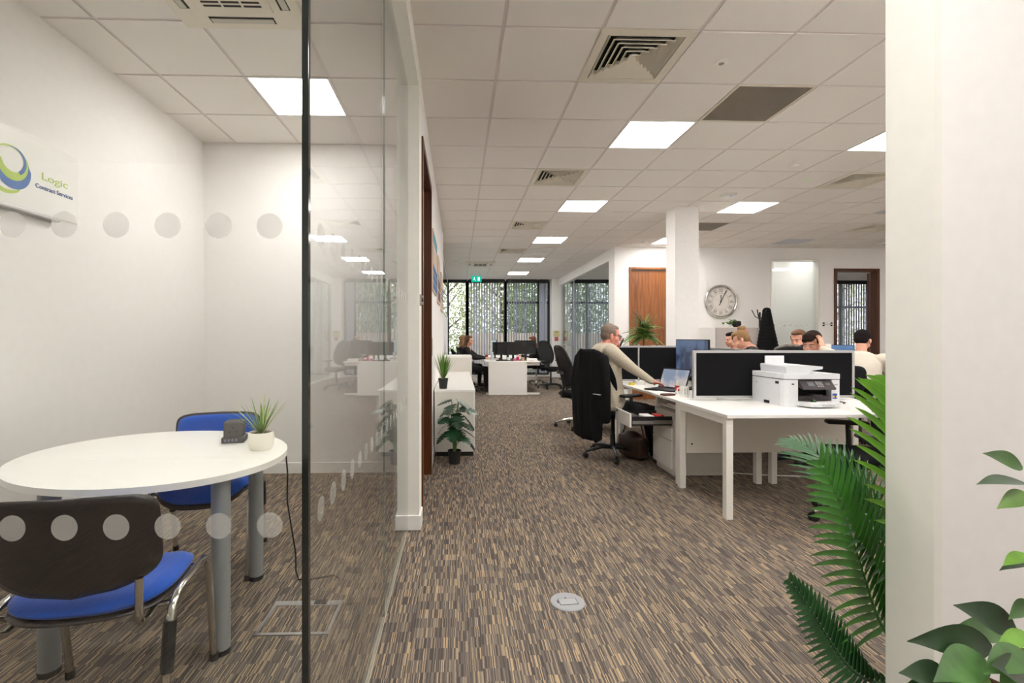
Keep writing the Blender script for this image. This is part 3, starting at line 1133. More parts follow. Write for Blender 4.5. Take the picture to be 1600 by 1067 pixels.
# ------------------------------------------------------------------ left wall items
def canvas(label, y0, y1, z0, z1, seed, cols):
    t = thing('canvas_print', label, 'picture', (-.27, (y0+y1)/2, (z0+z1)/2), 0, 'canvas prints on the corridor wall')
    MB().box(0, .020, -(y1-y0)/2, (y1-y0)/2, -(z1-z0)/2, (z1-z0)/2).build('canvas', mat('canvas_beige_%d' % seed, (206, 186, 170), .8), t)
    rnd = random.Random(seed)
    y = -(y1-y0)/2
    H = z1-z0
    for (f0, f1, c) in cols:
        MB().box(.020, .0215, -(y1-y0)/2+.01, (y1-y0)/2-.01, -H/2+H*f0, -H/2+H*f1).build('painted_block', c, t)
CB1, CB2, CB3 = mat('canvas_blue', (42, 104, 160), .7), mat('canvas_teal', (74, 150, 176), .7), mat('canvas_mauve', (96, 78, 90), .7)
canvas('first canvas print on the corridor wall, with strong blue blocks', 4.85, 5.75, 1.80, 2.42, 1, [(.80, .97, CB2), (.02, .14, CB1), (.16, .28, CB1), (.30, .42, CB1)])
canvas('second canvas print on the corridor wall, beige with mauve blocks', 6.10, 6.80, 1.76, 2.36, 2, [(.05, .25, CB3), (.30, .50, CB3), (.55, .60, CB2)])
canvas('third canvas print, farthest on the corridor wall', 7.25, 8.10, 1.72, 2.30, 3, [(.30, .36, CB3), (.42, .48, CB1), (.55, .6, CB3)])
t = thing('light_switch', 'small brass switch plate on the corridor wall by the walnut door', 'light switch', (-.27, 4.93, 1.21), 0)
MB().box(0, .006, -.06, .06, -.09, .09, .001).build('switch_plate', mat('brass', (150, 128, 96), .35, .8), t)
MB().box(.006, .012, -.02, .02, -.03, .03, .001).build('switch_rocker', WMET, t)
t = thing('wall_bracket', 'small chrome bracket with two studs on the white wall end', 'bracket', (-.263, 3.30, 1.57), 0)
MB().box(0, .010, -.02, .03, -.04, .04, .002).build('bracket_plate', CHROME, t)
for z in (-.022, .022):
    MB().cone((.01, 0, z), (.026, 0, z), .010).build('stud', STEEL, t)

# ------------------------------------------------------------------ cabinets along the corridor wall
def cabinet(label, x0, x1, y0, y1, h, doors, group):
    t = thing('storage_cabinet', label, 'cabinet', ((x0+x1)/2, (y0+y1)/2, 0), 0, group)
    hx, hy = (x1-x0)/2, (y1-y0)/2
    MB().box(-hx+.02, hx-.02, -hy+.02, hy-.02, 0, .05).build('plinth', BLACK, t)
    MB().box(-hx, hx-.019, -hy+.003, hy-.003, .05, h-.025, .001).build('carcass', DESKP, t)
    MB().box(-hx-.002, hx+.004, -hy, hy, h-.025, h, .002).build('cabinet_top', DESK, t)
    n = doors
    for k in range(n):
        a = -hy+2*hy*k/n
        dd = MB().box(hx-.018, hx, a+.004, a+2*hy/n-.002, .055, h-.028, .001).build('door', DESK, t)
        MB().cap((hx+.018, a+.06, h*.5), (hx+.018, a+.06, h*.5+.12), .004).build('handle', STEEL, dd)
    return t
cabinet('low white cabinet end-on behind the monstera, carrying the grass pot', -.255, .190, 5.235, 6.60, .73, 2, 'low white corridor cabinets')
cabinet('second low white cabinet, between the front one and the tall one', -.255, .190, 6.602, 7.97, .73, 2, 'low white corridor cabinets')
cabinet('taller white cabinet standing behind the low corridor cabinets', -.262, .235, 8.0, 8.72, .985, 2, None)

def black_pot(h, r0, r1):
    def f(t):
        MB().lathe([(0, 0), (r0, 0), (r1, h), (r1*1.05, h), (r1*1.05, h+.006), (r1*.93, h+.006), (r1*.9, h-.015), (0, h-.015)], seg=28).build('pot', POTB, t, smooth=True)
    return f
spiky('potted_grass', 'bright green grass in a small black pot on the low white cabinet', 'plant', (-.165, 5.38, .73), black_pot(.11, .042, .056), 100, .31, .013, .58, lambda k: (LEAFG, LEAFGB, LEAFP)[k % 3], .10, .052, droop=.30, lean=.7)

def monstera_leaf(L):
    mb = MB()
    bm = mb.bm
    N = 30
    half = []
    for k in range(N+1):
        t = k/N
        wdt = .44*L*math.sin(PI*min(1, t*.9+.1))**.6*(1-.25*t)
        cut = 1.0
        ph = (t*6.2) % 1
        if .12 < t < .93 and ph < .34:
            cut = .55
        half.append((t*L, wdt*cut))
    for s in (-1, 1):
        prev = None
        for x, y in half:
            a = bm.verts.new((x, 0, .0-.12*x*x/L))
            b = bm.verts.new((x+.06*L*(y/(.44*L)), s*y, -.12*x*x/L+.10*y-.25*y*y/L))
            if prev:
                bm.faces.new((prev[0], a, b, prev[1]) if s > 0 else (prev[1], b, a, prev[0]))
            prev = (a, b)
    return mb
t = thing('potted_monstera', 'monstera plant in a black pot on the carpet against the white cabinet end', 'plant', (-.045, 5.00, 0), 0)
t.location = (-.035, 4.95, 0)
black_pot(.13, .058, .068)(t)
MB().cone((0, 0, .11), (0, 0, .124), .060, seg=24).build('soil', SOIL, t)
random.seed(11)
for k in range(24):
    a = 2.4*k+.4
    z = .27+.40*(k/23)
    rr = .12*(1-.45*k/23)*random.uniform(.7, 1.1)
    sh = 1-.42*max(0, -math.cos(a))
    rr *= sh
    p1 = V((rr*math.cos(a), rr*math.sin(a)*.8, z))
    st = MB().tube([(.012*math.cos(a), .012*math.sin(a), .11), (.25*p1.x, .25*p1.y, .11+(z-.11)*.55), tuple(p1)], .0042, 6).build('stem', STEM, t, smooth=True)
    L = random.uniform(.17, .225)*(sh*.6+.4)
    lf = monstera_leaf(L)
    pit = R(random.uniform(5, 50))
    M = Matrix.Translation(p1) @ Matrix.Rotation(a, 4, 'Z') @ Matrix.Rotation(pit, 4, 'Y') @ Matrix.Rotation(random.uniform(-.4, .4), 4, 'X')
    lf.xf(M).build('leaf', LEAFM, t, smooth='all', recalc=False)

# ------------------------------------------------------------------ desks on the right
DZ = .757
def desk(label, x0, x1, y0, y1, end_frames='x', modesty=None, group='white bench desks', modrange=None):
    """rectangular desk; hoop leg frames at both ends of its long axis"""
    t = thing('office_desk', label, 'desk', ((x0+x1)/2, (y0+y1)/2, 0), 0, group)
    hx, hy = (x1-x0)/2, (y1-y0)/2
    MB().box(-hx, hx, -hy, hy, DZ-.025, DZ, .002).build('desk_top', DESK, t)
    w_ = .05
    for s in (-1, 1):
        f = MB()
        if end_frames == 'x':
            xa, xb = (-hx+.005, -hx+.005+w_) if s < 0 else (hx-.005-w_, hx-.005)
            ya, yb = -hy+.02, hy-.02
            f.box(xa, xb, ya, yb, DZ-.075, DZ-.026, .002)
            f.build('leg_rail', WMET, t)
            MB().box(xa, xb, ya, ya+w_, 0, DZ-.075, .002).build('leg', WMET, t)
            MB().box(xa, xb, yb-w_, yb, 0, DZ-.075, .002).build('leg', WMET, t)
        else:
            ya, yb = (-hy+.005, -hy+.005+w_) if s < 0 else (hy-.005-w_, hy-.005)
            xa, xb = -hx+.02, hx-.02
            f.box(xa, xb, ya, yb, DZ-.075, DZ-.026, .002)
            f.build('leg_rail', WMET, t)
            MB().box(xa, xa+w_, ya, yb, 0, DZ-.075, .002).build('leg', WMET, t)
            MB().box(xb-w_, xb, ya, yb, 0, DZ-.075, .002).build('leg', WMET, t)
    if modesty == 'y':
        MB().box(-hx+.07, hx-.07, hy-.045, hy-.025, .30, DZ-.03, .001).build('modesty_panel', DESKP, t)
        MB().cone((-hx+.12, hy-.0455, .38), (-hx+.12, hy-.047, .38), .008).build('lock', BLACK, t)
    if modesty == 'x':
        MB().box(hx-.04, hx-.02, -hy+.07, hy-.07, .35, DZ-.03, .001).build('modesty_panel', DESKP, t)
    return t
desk('nearest white desk on the right, carrying the printer', 1.925, 3.525, 3.34, 4.14, 'x', 'y')
desk('white desk of the man in the oatmeal sweater, with the open drawer below', 1.935, 2.735, 4.16, 5.74, 'y')
desk('white desk behind the long black screen, opposite the sweater man', 2.785, 3.585, 4.16, 5.74, 'y')
desk('second white desk on the walkway side, behind the upright black screen', 1.935, 2.735, 5.80, 7.38, 'y')
desk('white desk of the woman with the hair bun', 2.785, 3.585, 5.80, 6.66, 'y')
# desk row of the man with the lanyard
desk('white desk at the right edge, in front of the man with the lanyard', 5.50, 6.30, 5.0, 6.6, 'y')

def screen_panel(label, along, a0, a1, c, z0, z1, group='black desk screens'):
    t = thing('desk_screen', label, 'desk screen', (0, 0, 0), 0, group)
    f, p = MB(), MB()
    def bx(m, u0, u1, w0, w1, zz0, zz1):
        if along == 'x':
            m.box(u0, u1, c+w0, c+w1, zz0, zz1)
        else:
            m.box(c+w0, c+w1, u0, u1, zz0, zz1)
    b = .022
    bx(f, a0, a0+b, -.015, .015, z0, z1)
    bx(f, a1-b, a1, -.015, .015, z0, z1)
    bx(f, a0+b, a1-b, -.015, .015, z1-b, z1)
    bx(f, a0+b, a1-b, -.015, .015, z0, z0+b)
    bx(p, a0+b, a1-b, -.011, .011, z0+b, z1-b)
    q = p.build('fabric_panel', BLKF, t)
    f.build('screen_frame', ALU, t)
    br = MB()
    for u in (a0+.25, a1-.25):
        bx(br, u-.03, u+.03, -.012, .012, DZ-.01, z0)
    br.build('clamp', ALU, t)
    return t
screen_panel('wide black desk screen with a silver frame, behind the printer', 'x', 2.083, 3.54, 4.150, .772, 1.195)
o = screen_panel('black desk screen running away behind the laptop and monitor', 'y', 4.20, 5.74, 2.760, .772, 1.195)
screen_panel('black desk screen with pole in front, behind the laptop', 'x', 1.935, 2.74, 5.77, .772, 1.205)
screen_panel('black desk screen farther along, by the bushy fern', 'y', 5.80, 6.66, 2.760, .772, 1.195)

# pedestal with an open drawer
t = thing('drawer_pedestal', 'white drawer pedestal under the desk with its top drawer pulled open', 'pedestal', (2.01, 4.42, 0), 0)
MB().box(.02, .54, 0, .42, .06, .60, .001).box(.03, .52, .02, .40, 0, .06).build('carcass', DESKP, t)
MB().box(0, .018, .004, .416, .335, .455, .001).build('drawer_front', DESK, t)
MB().box(0, .018, .004, .416, .065, .328, .001).build('drawer_front', DESK, t)
dr = MB().box(-.395, -.377, .004, .416, .462, .592, .001).build('drawer', DESK, t)
MB().box(-.377, .02, .025, .037, .475, .56).box(-.377, .02, .383, .395, .475, .56).box(-.377, .02, .037, .383, .475, .483).build('drawer_box', BLACK, dr)
MB().box(-.36, -.16, .016, .024, .490, .520).box(-.155, .02, .012, .024, .490, .525).build('drawer_rail', STEEL, dr)
MB().box(-.40, -.3955, .33, .36, .565, .58).build('drawer_lock', BLACK, dr)
random.seed(4)
tag(MB().box(1.78, 1.88, 4.48, 4.64, .484, .560, .01).build('white_pouch', PAPER), 'white pouch lying in the open drawer', 'pouch')
tag(MB().box(1.90, 1.98, 4.50, 4.62, .484, .565, .01).build('red_packet', RED), 'red packet at the back of the open drawer', 'packet')
tag(MB().box(1.67, 1.75, 4.52, 4.72, .484, .556, .012).build('folded_cloth', mat('grey_cloth', (70, 66, 68), .9)), 'dark folded cloth at the front of the open drawer', 'cloth')
t = thing('paper_tray', 'white paper tray under the desk top above the open drawer', 'tray', (2.05, 4.26, .63))
MB().box(0, .40, 0, .55, 0, .012).box(0, .40, 0, .01, .012, .05).box(0, .40, .54, .55, .012, .05).build('tray_shelf', WMET, t)
tag(MB().box(2.07, 2.35, 4.36, 4.64, .642, .662).build('paper_stack', PAPER), 'white papers on the tray over the open drawer', 'paper')

# bag and bits beside the pedestal
t = thing('shoulder_bag', 'brown leather bag on the floor under the desk by the pedestal', 'bag', (1.90, 5.10, 0), R(20))
m = MB()
m.ell((0, 0, .15), (.08, .19, .15)).ell((0, 0, .05), (.09, .20, .05)).box(-.07, .07, -.18, .18, .02, .25, .03)
blob(m, 'bag_body', mat('dark_bag_leather', (58, 38, 28), .5), t, .012, 4)
MB().tube([(0, -.17, .24), (.01, -.12, .36), (.02, 0, .40), (.01, .12, .36), (0, .17, .24)], .008, 8).build('bag_strap', LEATHER, t, smooth=True)

# ------------------------------------------------------------------ printer
t = thing('printer', 'white multifunction printer with a charcoal control panel on the nearest desk', 'printer', (2.60, 3.72, DZ), 0)
W_, D_ = .46, .40
MB().prism([(.045, 0), (.12, 0), (.12, .06), (.395, .06), (.395, 0), (W_, 0), (W_, D_), (0, D_), (0, .04), (.012, .012)], 0, .215).build('printer_body', PRW, t)
MB().box(.12, .395, .0, .06, 0, .045).build('front_sill', PRW, t)
MB().box(.122, .393, .055, .062, .045, .212).build('printer_recess', DARK, t)
MB().prism([(.045, -.004), (W_, -.004), (W_, D_), (0, D_), (0, .04), (.012, .008)], .221, .262).build('scanner_unit', PRW, t)
MB().prism([(.047, 0), (W_-.003, 0), (W_-.003, D_-.003), (.004, D_-.003), (.004, .04), (.014, .012)], .215, .221).build('seam', PRG, t)
m = MB()
m.prism([(.050, .262), (.235, .262), (.260, .285), (.345, .298), (.347, .318), (.26, .326), (.052, .330), (.044, .318)], .03, D_-.04, 'Y')
ad = m.build('document_feeder', PRW, t)
MB().box(.065, .235, D_-.075, D_-.067, .325, .395, .003).build('feeder_tray', PRW, ad)
MB().box(.08, .22, .12, D_-.08, .327, .331).build('feeder_paper', PAPER, ad)
MB().box(.238, .30, .10, .24, .262, .272, .003).build('feeder_stop', ALU, t)
cp = MB().prism([(-.055, .150), (-.050, .140), (.06, .172), (.06, .208), (.0, .208)], .125, .39, 'X').build('control_panel', PRG, t)
Mp = Matrix.Translation((.125, -.055, .150)) @ Matrix.Rotation(R(46.5), 4, 'X')
MB().box(.055, .105, .025, .065, .001, .0025, M=Mp).build('lcd', PRGL, cp)
k_ = MB()
for a in range(4):
    for b in range(4):
        k_.box(.125+.014*a, .133+.014*a, .018+.014*b, .025+.014*b, .001, .003, M=Mp)
k_.build('keypad', ALU, cp)
MB().box(.20, .235, .035, .055, .001, .002, M=Mp).build('touch_keys', PRGL, cp)
m = MB()
m.box(.130, .385, -.012, .055, .052, .085)
m.box(.22, .30, -.03, .055, .085, .098)
m.build('paper_output', PRG, t)
tr = MB().prism([(.10, .055), (.14, -.115), (.375, -.115), (.39, .055)], .012, .040).build('paper_tray', PRW, t)
MB().box(.23, .33, -.117, -.112, .016, .030).build('tray_grip', ALU, tr)
MB().prism([(.125, .05), (.155, -.10), (.36, -.10), (.372, .05)], .040, .043).build('tray_paper', PAPER, tr)
MB().box(.195, .225, -.06, -.03, .040, .065, .003).build('paper_guide', PRG, tr)
MB().box(.202, .218, -.062, -.059, .052, .060).build('guide_mark', mat('green_mark', (60, 170, 60), .5), tr)
m = MB()
m.box(-.002, .004, .055, .095, .178, .198)
m.box(-.002, .004, .17, .24, .004, .028)
m.build('side_slot', DARK, t)
MB().box(-.0012, .002, .33, .345, .165, .172).build('side_label', mat('green_mark_two', (70, 160, 80), .5), t)
MB().box(.068, .088, -.0015, .002, .175, .185).build('usb_port', PRG, t)
text('brand_mark', 'brother', .013, PRG, t, (.405, -.001, .172), (R(90), 0, 0), .0005)
s = MB().box(.402, .440, -.0015, .001, .062, .105).build('colour_sticker', mat('sticker_blue', (40, 96, 186), .5), t)
MB().box(.406, .418, -.0022, -.001, .070, .088).build('sticker_patch', YEL, s)
MB().box(.420, .426, -.0022, -.001, .070, .092).build('sticker_patch', DARK, s)
MB().box(.428, .437, -.0022, -.001, .072, .086).build('sticker_patch', mat('sticker_tan', (220, 170, 120), .5), s)
tag(MB().tube([(3.20, 3.85, DZ+.004), (3.26, 3.90, DZ+.004), (3.27, 3.97, DZ+.004), (3.23, 4.04, DZ+.004), (3.25, 4.11, DZ+.004)], .004, 6).build('power_cable', BLACK), 'short black cable on the desk right of the printer', 'cable')

# ------------------------------------------------------------------ things on the sweater man's desk
def laptop(label, loc, rz, scrm, tilt=20):
    t = thing('laptop', label, 'laptop', loc, rz)
    MB().box(-.115, .115, -.165, .165, 0, .016, .003).build('keyboard_base', BLACK, t)
    MB().box(-.085, .03, -.145, .145, .016, .0175).build('keys', PRG, t)
    M = Matrix.Translation((.115, 0, .014)) @ Matrix.Rotation(R(tilt), 4, 'Y')
    l = MB().box(-.003, .005, -.165, .165, 0, .225, .002, M=M).build('laptop_lid', BLACK, t)
    MB().box(-.0042, -.003, -.153, .153, .014, .212, M=M).build('laptop_display', scrm, l)
    return t
laptop('open laptop with a pale picture in front of the sweater man', (2.15, 4.88, DZ), R(30), SCRL, 24)

def monitor(label, loc, rz, scrm, w=.56, h=.34, zb=.15, group=None):
    """monitor whose face looks to -x"""
    t = thing('monitor', label, 'monitor', loc, rz, group)
    MB().box(-.09, .11, -.11, .11, 0, .012, .004).build('stand_base', BLACK, t)
    MB().box(.02, .05, -.025, .025, .012, zb+h*.5, .003).build('stand_column', BLACK, t)
    b = MB().box(0, .022, -w/2, w/2, zb, zb+h, .004).build('monitor_body', BLACK, t)
    MB().box(-.0012, .0, -w/2+.008, w/2-.008, zb+.016, zb+h-.008).build('display', scrm, b)
    return t
monitor('wide monitor showing a blue mountain picture, left of the silver-framed screen', (2.50, 5.02, DZ), R(8), SCRB, .56, .41, .120)

t = thing('mug', 'white mug with a dark print and its handle to the left, by the screen corner', 'mug', (2.115, 4.38, DZ), R(180))
MB().lathe([(0, 0), (.038, 0), (.041, .004), (.041, .096), (.038, .096), (.037, .010), (0, .010)], seg=28).build('mug_body', PAPER, t, smooth=True)
MB().tube([(.040, 0, .080), (.062, 0, .078), (.070, 0, .050), (.058, 0, .022), (.040, 0, .018)], .006, 8).build('handle', PAPER, t, smooth=True)
MB().lathe([(.0415, .022), (.0415, .078)], seg=10).build('printed_band', mat('mug_print', (90, 104, 104), .5), t)
t = thing('drinks_glass', 'glass jar with a red label behind the white mug', 'jar', (2.15, 4.56, DZ), 0)
MB().lathe([(0, 0), (.034, 0), (.036, .10), (.028, .118), (.028, .13), (0, .13)], seg=24).build('jar_body', mat('cloudy_glass', (206, 206, 204), .15), t, smooth=True)
MB().lathe([(.0365, .035), (.0368, .085)], seg=24).build('jar_label', RED, t)
tag(MB().box(-.06, .06, -.04, .04, 0, .018, .006).build('wallet', LEATHER, loc=(2.00, 4.47, DZ), rot=(0, 0, R(20))), 'small brown wallet on the desk left of the white mug', 'wallet')
tag(MB().box(-.11, .11, -.15, .15, 0, .004).build('paper_sheet', PAPER, loc=(2.05, 4.66, DZ), rot=(0, 0, R(8))), 'white papers on the desk in front of the laptop', 'paper')
t = thing('desk_lamp', 'slim silver pole on a white base before the upright black screen', 'desk lamp', (2.12, 5.46, DZ), 0)
MB().lathe([(0, 0), (.05, 0), (.06, .05), (.055, .05), (.04, .01), (0, .01)], seg=24).build('lamp_base', WMET, t, smooth=True)
MB().cone((-.02, 0, .01), (-.02, 0, .47), .009).build('lamp_pole', ALU, t, smooth=True)
tag(MB().box(-.03, .03, -.02, .02, 0, .025, .004).build('yellow_box', YEL, loc=(2.01, 5.44, DZ)), 'small yellow box beside the white pole base', 'box')

# ------------------------------------------------------------------ office chairs
def office_chair(label, loc, rz, base_m=CHROME, back='mesh', seat_z=.47, back_h=.62, arms=True, group='office swivel chairs'):
    """swivel chair facing +x"""
    t = thing('office_chair', label, 'chair', loc, rz, group)
    MB().lathe([(0, .085), (.035, .085), (.035, .12), (.028, .13), (.028, .25), (.02, .25), (.02, seat_z-.07), (0, seat_z-.07)], seg=20).build('gas_lift', BLACK if base_m != CHROME else CHROME, t, smooth=True)
    for k in range(5):
        a = 2*PI*k/5+.3
        c, s = math.cos(a), math.sin(a)
        MB().tube([(c*.02, s*.02, .108), (c*.12, s*.12, .112), (c*.24, s*.24, .092), (c*.315, s*.315, .070)], .018, 8, rfun=lambda q: .023-.009*q).build('base_arm', base_m, t, smooth=True)
        cs = MB()
        for q in (-1, 1):
            px, py = c*.315-s*.014*q, s*.315+c*.014*q
            cs.cone((px-s*.009, py+c*.009, .028), (px+s*.009, py-c*.009, .028), .028, seg=16)
        cs.cone((c*.315, s*.315, .03), (c*.315, s*.315, .068), .010)
        cs.build('caster', BLACK, t)
    MB().box(-.10, .10, -.07, .07, seat_z-.075, seat_z-.035, .01).build('tilt_mechanism', BLACK, t)
    dished(MB(), superell(0, .245, .25, 3.4), .075, lambda u, v: seat_z+.008*(v/.25)**2-.05*max(0, (u-.12)/.125)**2).build('seat', BLKF, t, smooth='all')
    z0 = seat_z+.09
    hh = back_h/2
    def outl(a, b):
        o = superell(0, a, b, 3.0, 56)
        return [(u*(1-.13*(v/b) if v > 0 else 1+.16*(v/b)*0-.10*(v/b)**2), v) for u, v in o]
    M = Matrix.Translation((-.245, 0, z0+hh)) @ Matrix.Rotation(R(-9), 4, 'Y') @ Matrix(((0, 0, 1, 0), (1, 0, 0, 0), (0, 1, 0, 0), (0, 0, 0, 1)))
    dep = lambda u, v: .055*(u/.24)**2+.03*math.sin((v/hh)*1.6)*-1
    if back == 'mesh':
        dished(MB(), outl(.222, hh-.015), .008, dep).xf(M).build('backrest', BLACKM, t, smooth='all')
        ol = outl(.232, hh)
        MB().tube([tuple(M @ V((u, v, dep(u, v)))) for u, v in ol], .013, 8, closed=True).build('back_frame', BLACK, t, smooth=True)
        # spine and lumbar pad behind the mesh
        pts = [tuple(M @ V((0, v, dep(0, v)-.045))) for v in (-hh*.9, -hh*.4, 0, hh*.5)]
        MB().tube([(-.10, 0, seat_z-.05), (-.25, 0, seat_z-.03)]+pts, .017, 8).build('back_spine', BLACK, t, smooth=True)
        MB().box(-.12, .12, -.10, -.05, -.045, -.03, .006, M=M).build('lumbar_pad', PLSHELL, t)
    else:
        dished(MB(), outl(.235, hh), .055, dep).xf(M).build('backrest', BLKF, t, smooth='all')
        MB().tube([(-.10, 0, seat_z-.05), (-.27, 0, seat_z-.03), (-.30, 0, seat_z+.12), (-.285, 0, seat_z+.25)], .020, 8).build('back_spine', BLACK, t, smooth=True)
    if arms:
        for s in (-1, 1):
            y = .285*s
            MB().tube([(-.03, .18*s, seat_z-.045), (-.03, y, seat_z-.03), (-.035, y+.012*s, seat_z+.05), (-.03, y+.01*s, seat_z+.185)], .018, 8).build('arm_post', BLACK, t, smooth=True)
            MB().box(-.15, .12, y-.035, y+.045, seat_z+.185, seat_z+.215, .012).build('armrest', BLACK, t)
    return t
# the sweater man's chair, the chair behind it, the far one, the right front one ...
MANX, MANY = 1.66, 5.10
office_chair('black swivel chair under the man in the oatmeal sweater, coat over its back', (1.70, 5.17, 0), R(26), BLACK, 'solid', .50, .58)
office_chair('empty mesh chair with chrome base behind the coat-draped chair', (1.74, 6.86, 0), R(12), CHROME, 'mesh', .48, .62)
office_chair('empty black mesh chair near the far right of the headset desk', (2.36, 12.0, 0), R(-62), BLACK, 'mesh', .50, .62)
office_chair('black chair with a plaid scarf in front of the nearest desk, behind the palm', (2.86, 3.30, 0), R(158), CHROME, 'mesh', .46, .60)
office_chair('dark chair under the man with the lanyard', (4.72, 5.45, 0), R(24), BLACK, 'solid', .48, .34)
office_chair('black chair of the woman wearing a headset', (.27, 11.55, 0), R(-5), CHROME, 'mesh', .48, .50)
office_chair('black chair right of the dark far monitors', (2.14, 12.9, 0), R(170), CHROME, 'solid', .50, .50)
office_chair('dark chair of the woman with the hair bun', (3.90, 6.15, 0), R(180), BLACK, 'solid', .46, .46)
office_chair('chair of the man holding his head, behind the silver-framed screen', (3.98, 5.00, 0), R(180), BLACK, 'solid', .46, .46)

# coat over the chair back
t = thing('coat', 'black coat hanging over the back of the sweater man\'s chair', 'coat', (1.70, 5.17, 0), R(26))
m = MB()
Mr = Matrix.Rotation(R(-9), 4, 'Y')
def P3(x, y, z):
    return (x, y, z)
for k in range(26):
    f = k/25
    z = 1.135-.86*f
    x = -.335-.03*math.sin(f*2.2)
    wd = .20+.05*math.sin(f*PI*.8)
    m.ell((x, 0, z), (.042, wd, .055), seg=14, rings=8)
    m.ell((x-.026+.008*math.sin(k*.3), .10-.05*f, z), (.024, .045, .06), seg=10, rings=6)
    m.ell((x-.022, -.09-.06*f*f, z), (.024, .04, .06), seg=10, rings=6)
m.ell((-.30, 0, 1.12), (.075, .19, .045))
for s in (-1, 1):
    m.cap((-.31, .19*s, 1.08), (-.325, .245*s, .80), .055, .045)
    m.cap((-.325, .245*s, .80), (-.31, .235*s, .46), .045, .040)
for k in range(6):
    z = 1.08-.12*k
    m.ell((-.235, .0, 1.05-.03*k), (.03, .19, .05))
blob(m, 'coat_cloth', COATM, t, .011, 4)
MB().box(-.40, -.385, -.235, -.10, .72, .728).build('reflective_piping', ALU, t)

# plaid scarf over the right front chair
t = thing('scarf', 'plaid scarf hung on the back of the chair behind the palm', 'scarf', (2.86, 3.30, 0), R(158))
m = MB()
for k in range(9):
    z = 1.10-.055*k
    m.ell((-.325+.01*math.sin(k), -.02+.012*math.sin(2*k), z), (.03, .075, .045))
m.ell((-.30, -.02, 1.135), (.06, .075, .03))
pl, tn, pp = nodes('plaid_wool')
tc_ = tn.nodes.new('ShaderNodeTexCoord')
ck = tn.nodes.new('ShaderNodeTexChecker')
ck.inputs['Scale'].default_value = 26
ck.inputs[1].default_value = srgb(112, 74, 74)
ck.inputs[2].default_value = srgb(70, 84, 112)
tn.links.new(tc_.outputs['Object'], ck.inputs[0])
tn.links.new(ck.outputs[0], pp.inputs['Base Color'])
pp.inputs['Roughness'].default_value = .95
blob(m, 'scarf_cloth', pl, t, .01, 3)

# ------------------------------------------------------------------ people
def ik(a, b, l1, l2, pole):
    a, b = V(a), V(b)
    d = b-a
    L = min(d.length, (l1+l2)*.999)
    u = d.normalized()
    b = a+u*L
    x = (l1*l1-l2*l2+L*L)/(2*L)
    h = math.sqrt(max(0, l1*l1-x*x))
    p = V(pole)
    p = (p-u*p.dot(u)).normalized()
    return a+u*x+p*h, b

def hand(mb, wr, d, n, curl=.5, side=1, fan=.12, s=1.0, thumb_in=.4):
    """wr wrist, d direction of the hand, n normal pointing out of the palm"""
    wr, d, n = V(wr), V(d).normalized(), V(n).normalized()
    n = (n-d*n.dot(d)).normalized()
    c = d.cross(n)*side
    Mx = Matrix((d, c, n)).transposed()
    mb.ell(wr+d*.045*s, (.050*s, .040*s, .017*s), Mx)
    mb.cap(wr, wr+d*.03*s, .026*s, .027*s, 10)
    for k, (o, L) in enumerate(((-.031, .066), (-.0105, .078), (.0105, .082), (.031, .074))):
        p = wr+d*(.082-.006*abs(k-1.8))*s+c*o*s
        f = (d+c*(o/.031)*fan).normalized()
        ang = 0
        for q, fr in enumerate((.45, .32, .25)):
            ang += curl*(.55 if q == 0 else .8)
            dd = f*math.cos(ang)+n*math.sin(ang)
            p2 = p+dd*L*fr*s
            mb.cap(p, p2, (.0092-.0008*q)*s, (.0086-.0008*q)*s, 8)
            p = p2
    p = wr+d*.025*s+c*.030*s
    t1 = (d*.75+c*.85+n*.25).normalized()
    p2 = p+t1*.045*s
    mb.cap(p, p2, .012*s, .0105*s, 8)
    t2 = (d*.9+c*(.5-thumb_in)+n*(.3+thumb_in)).normalized()
    mb.cap(p2, p2+t2*.032*s, .0100*s, .0085*s, 8)

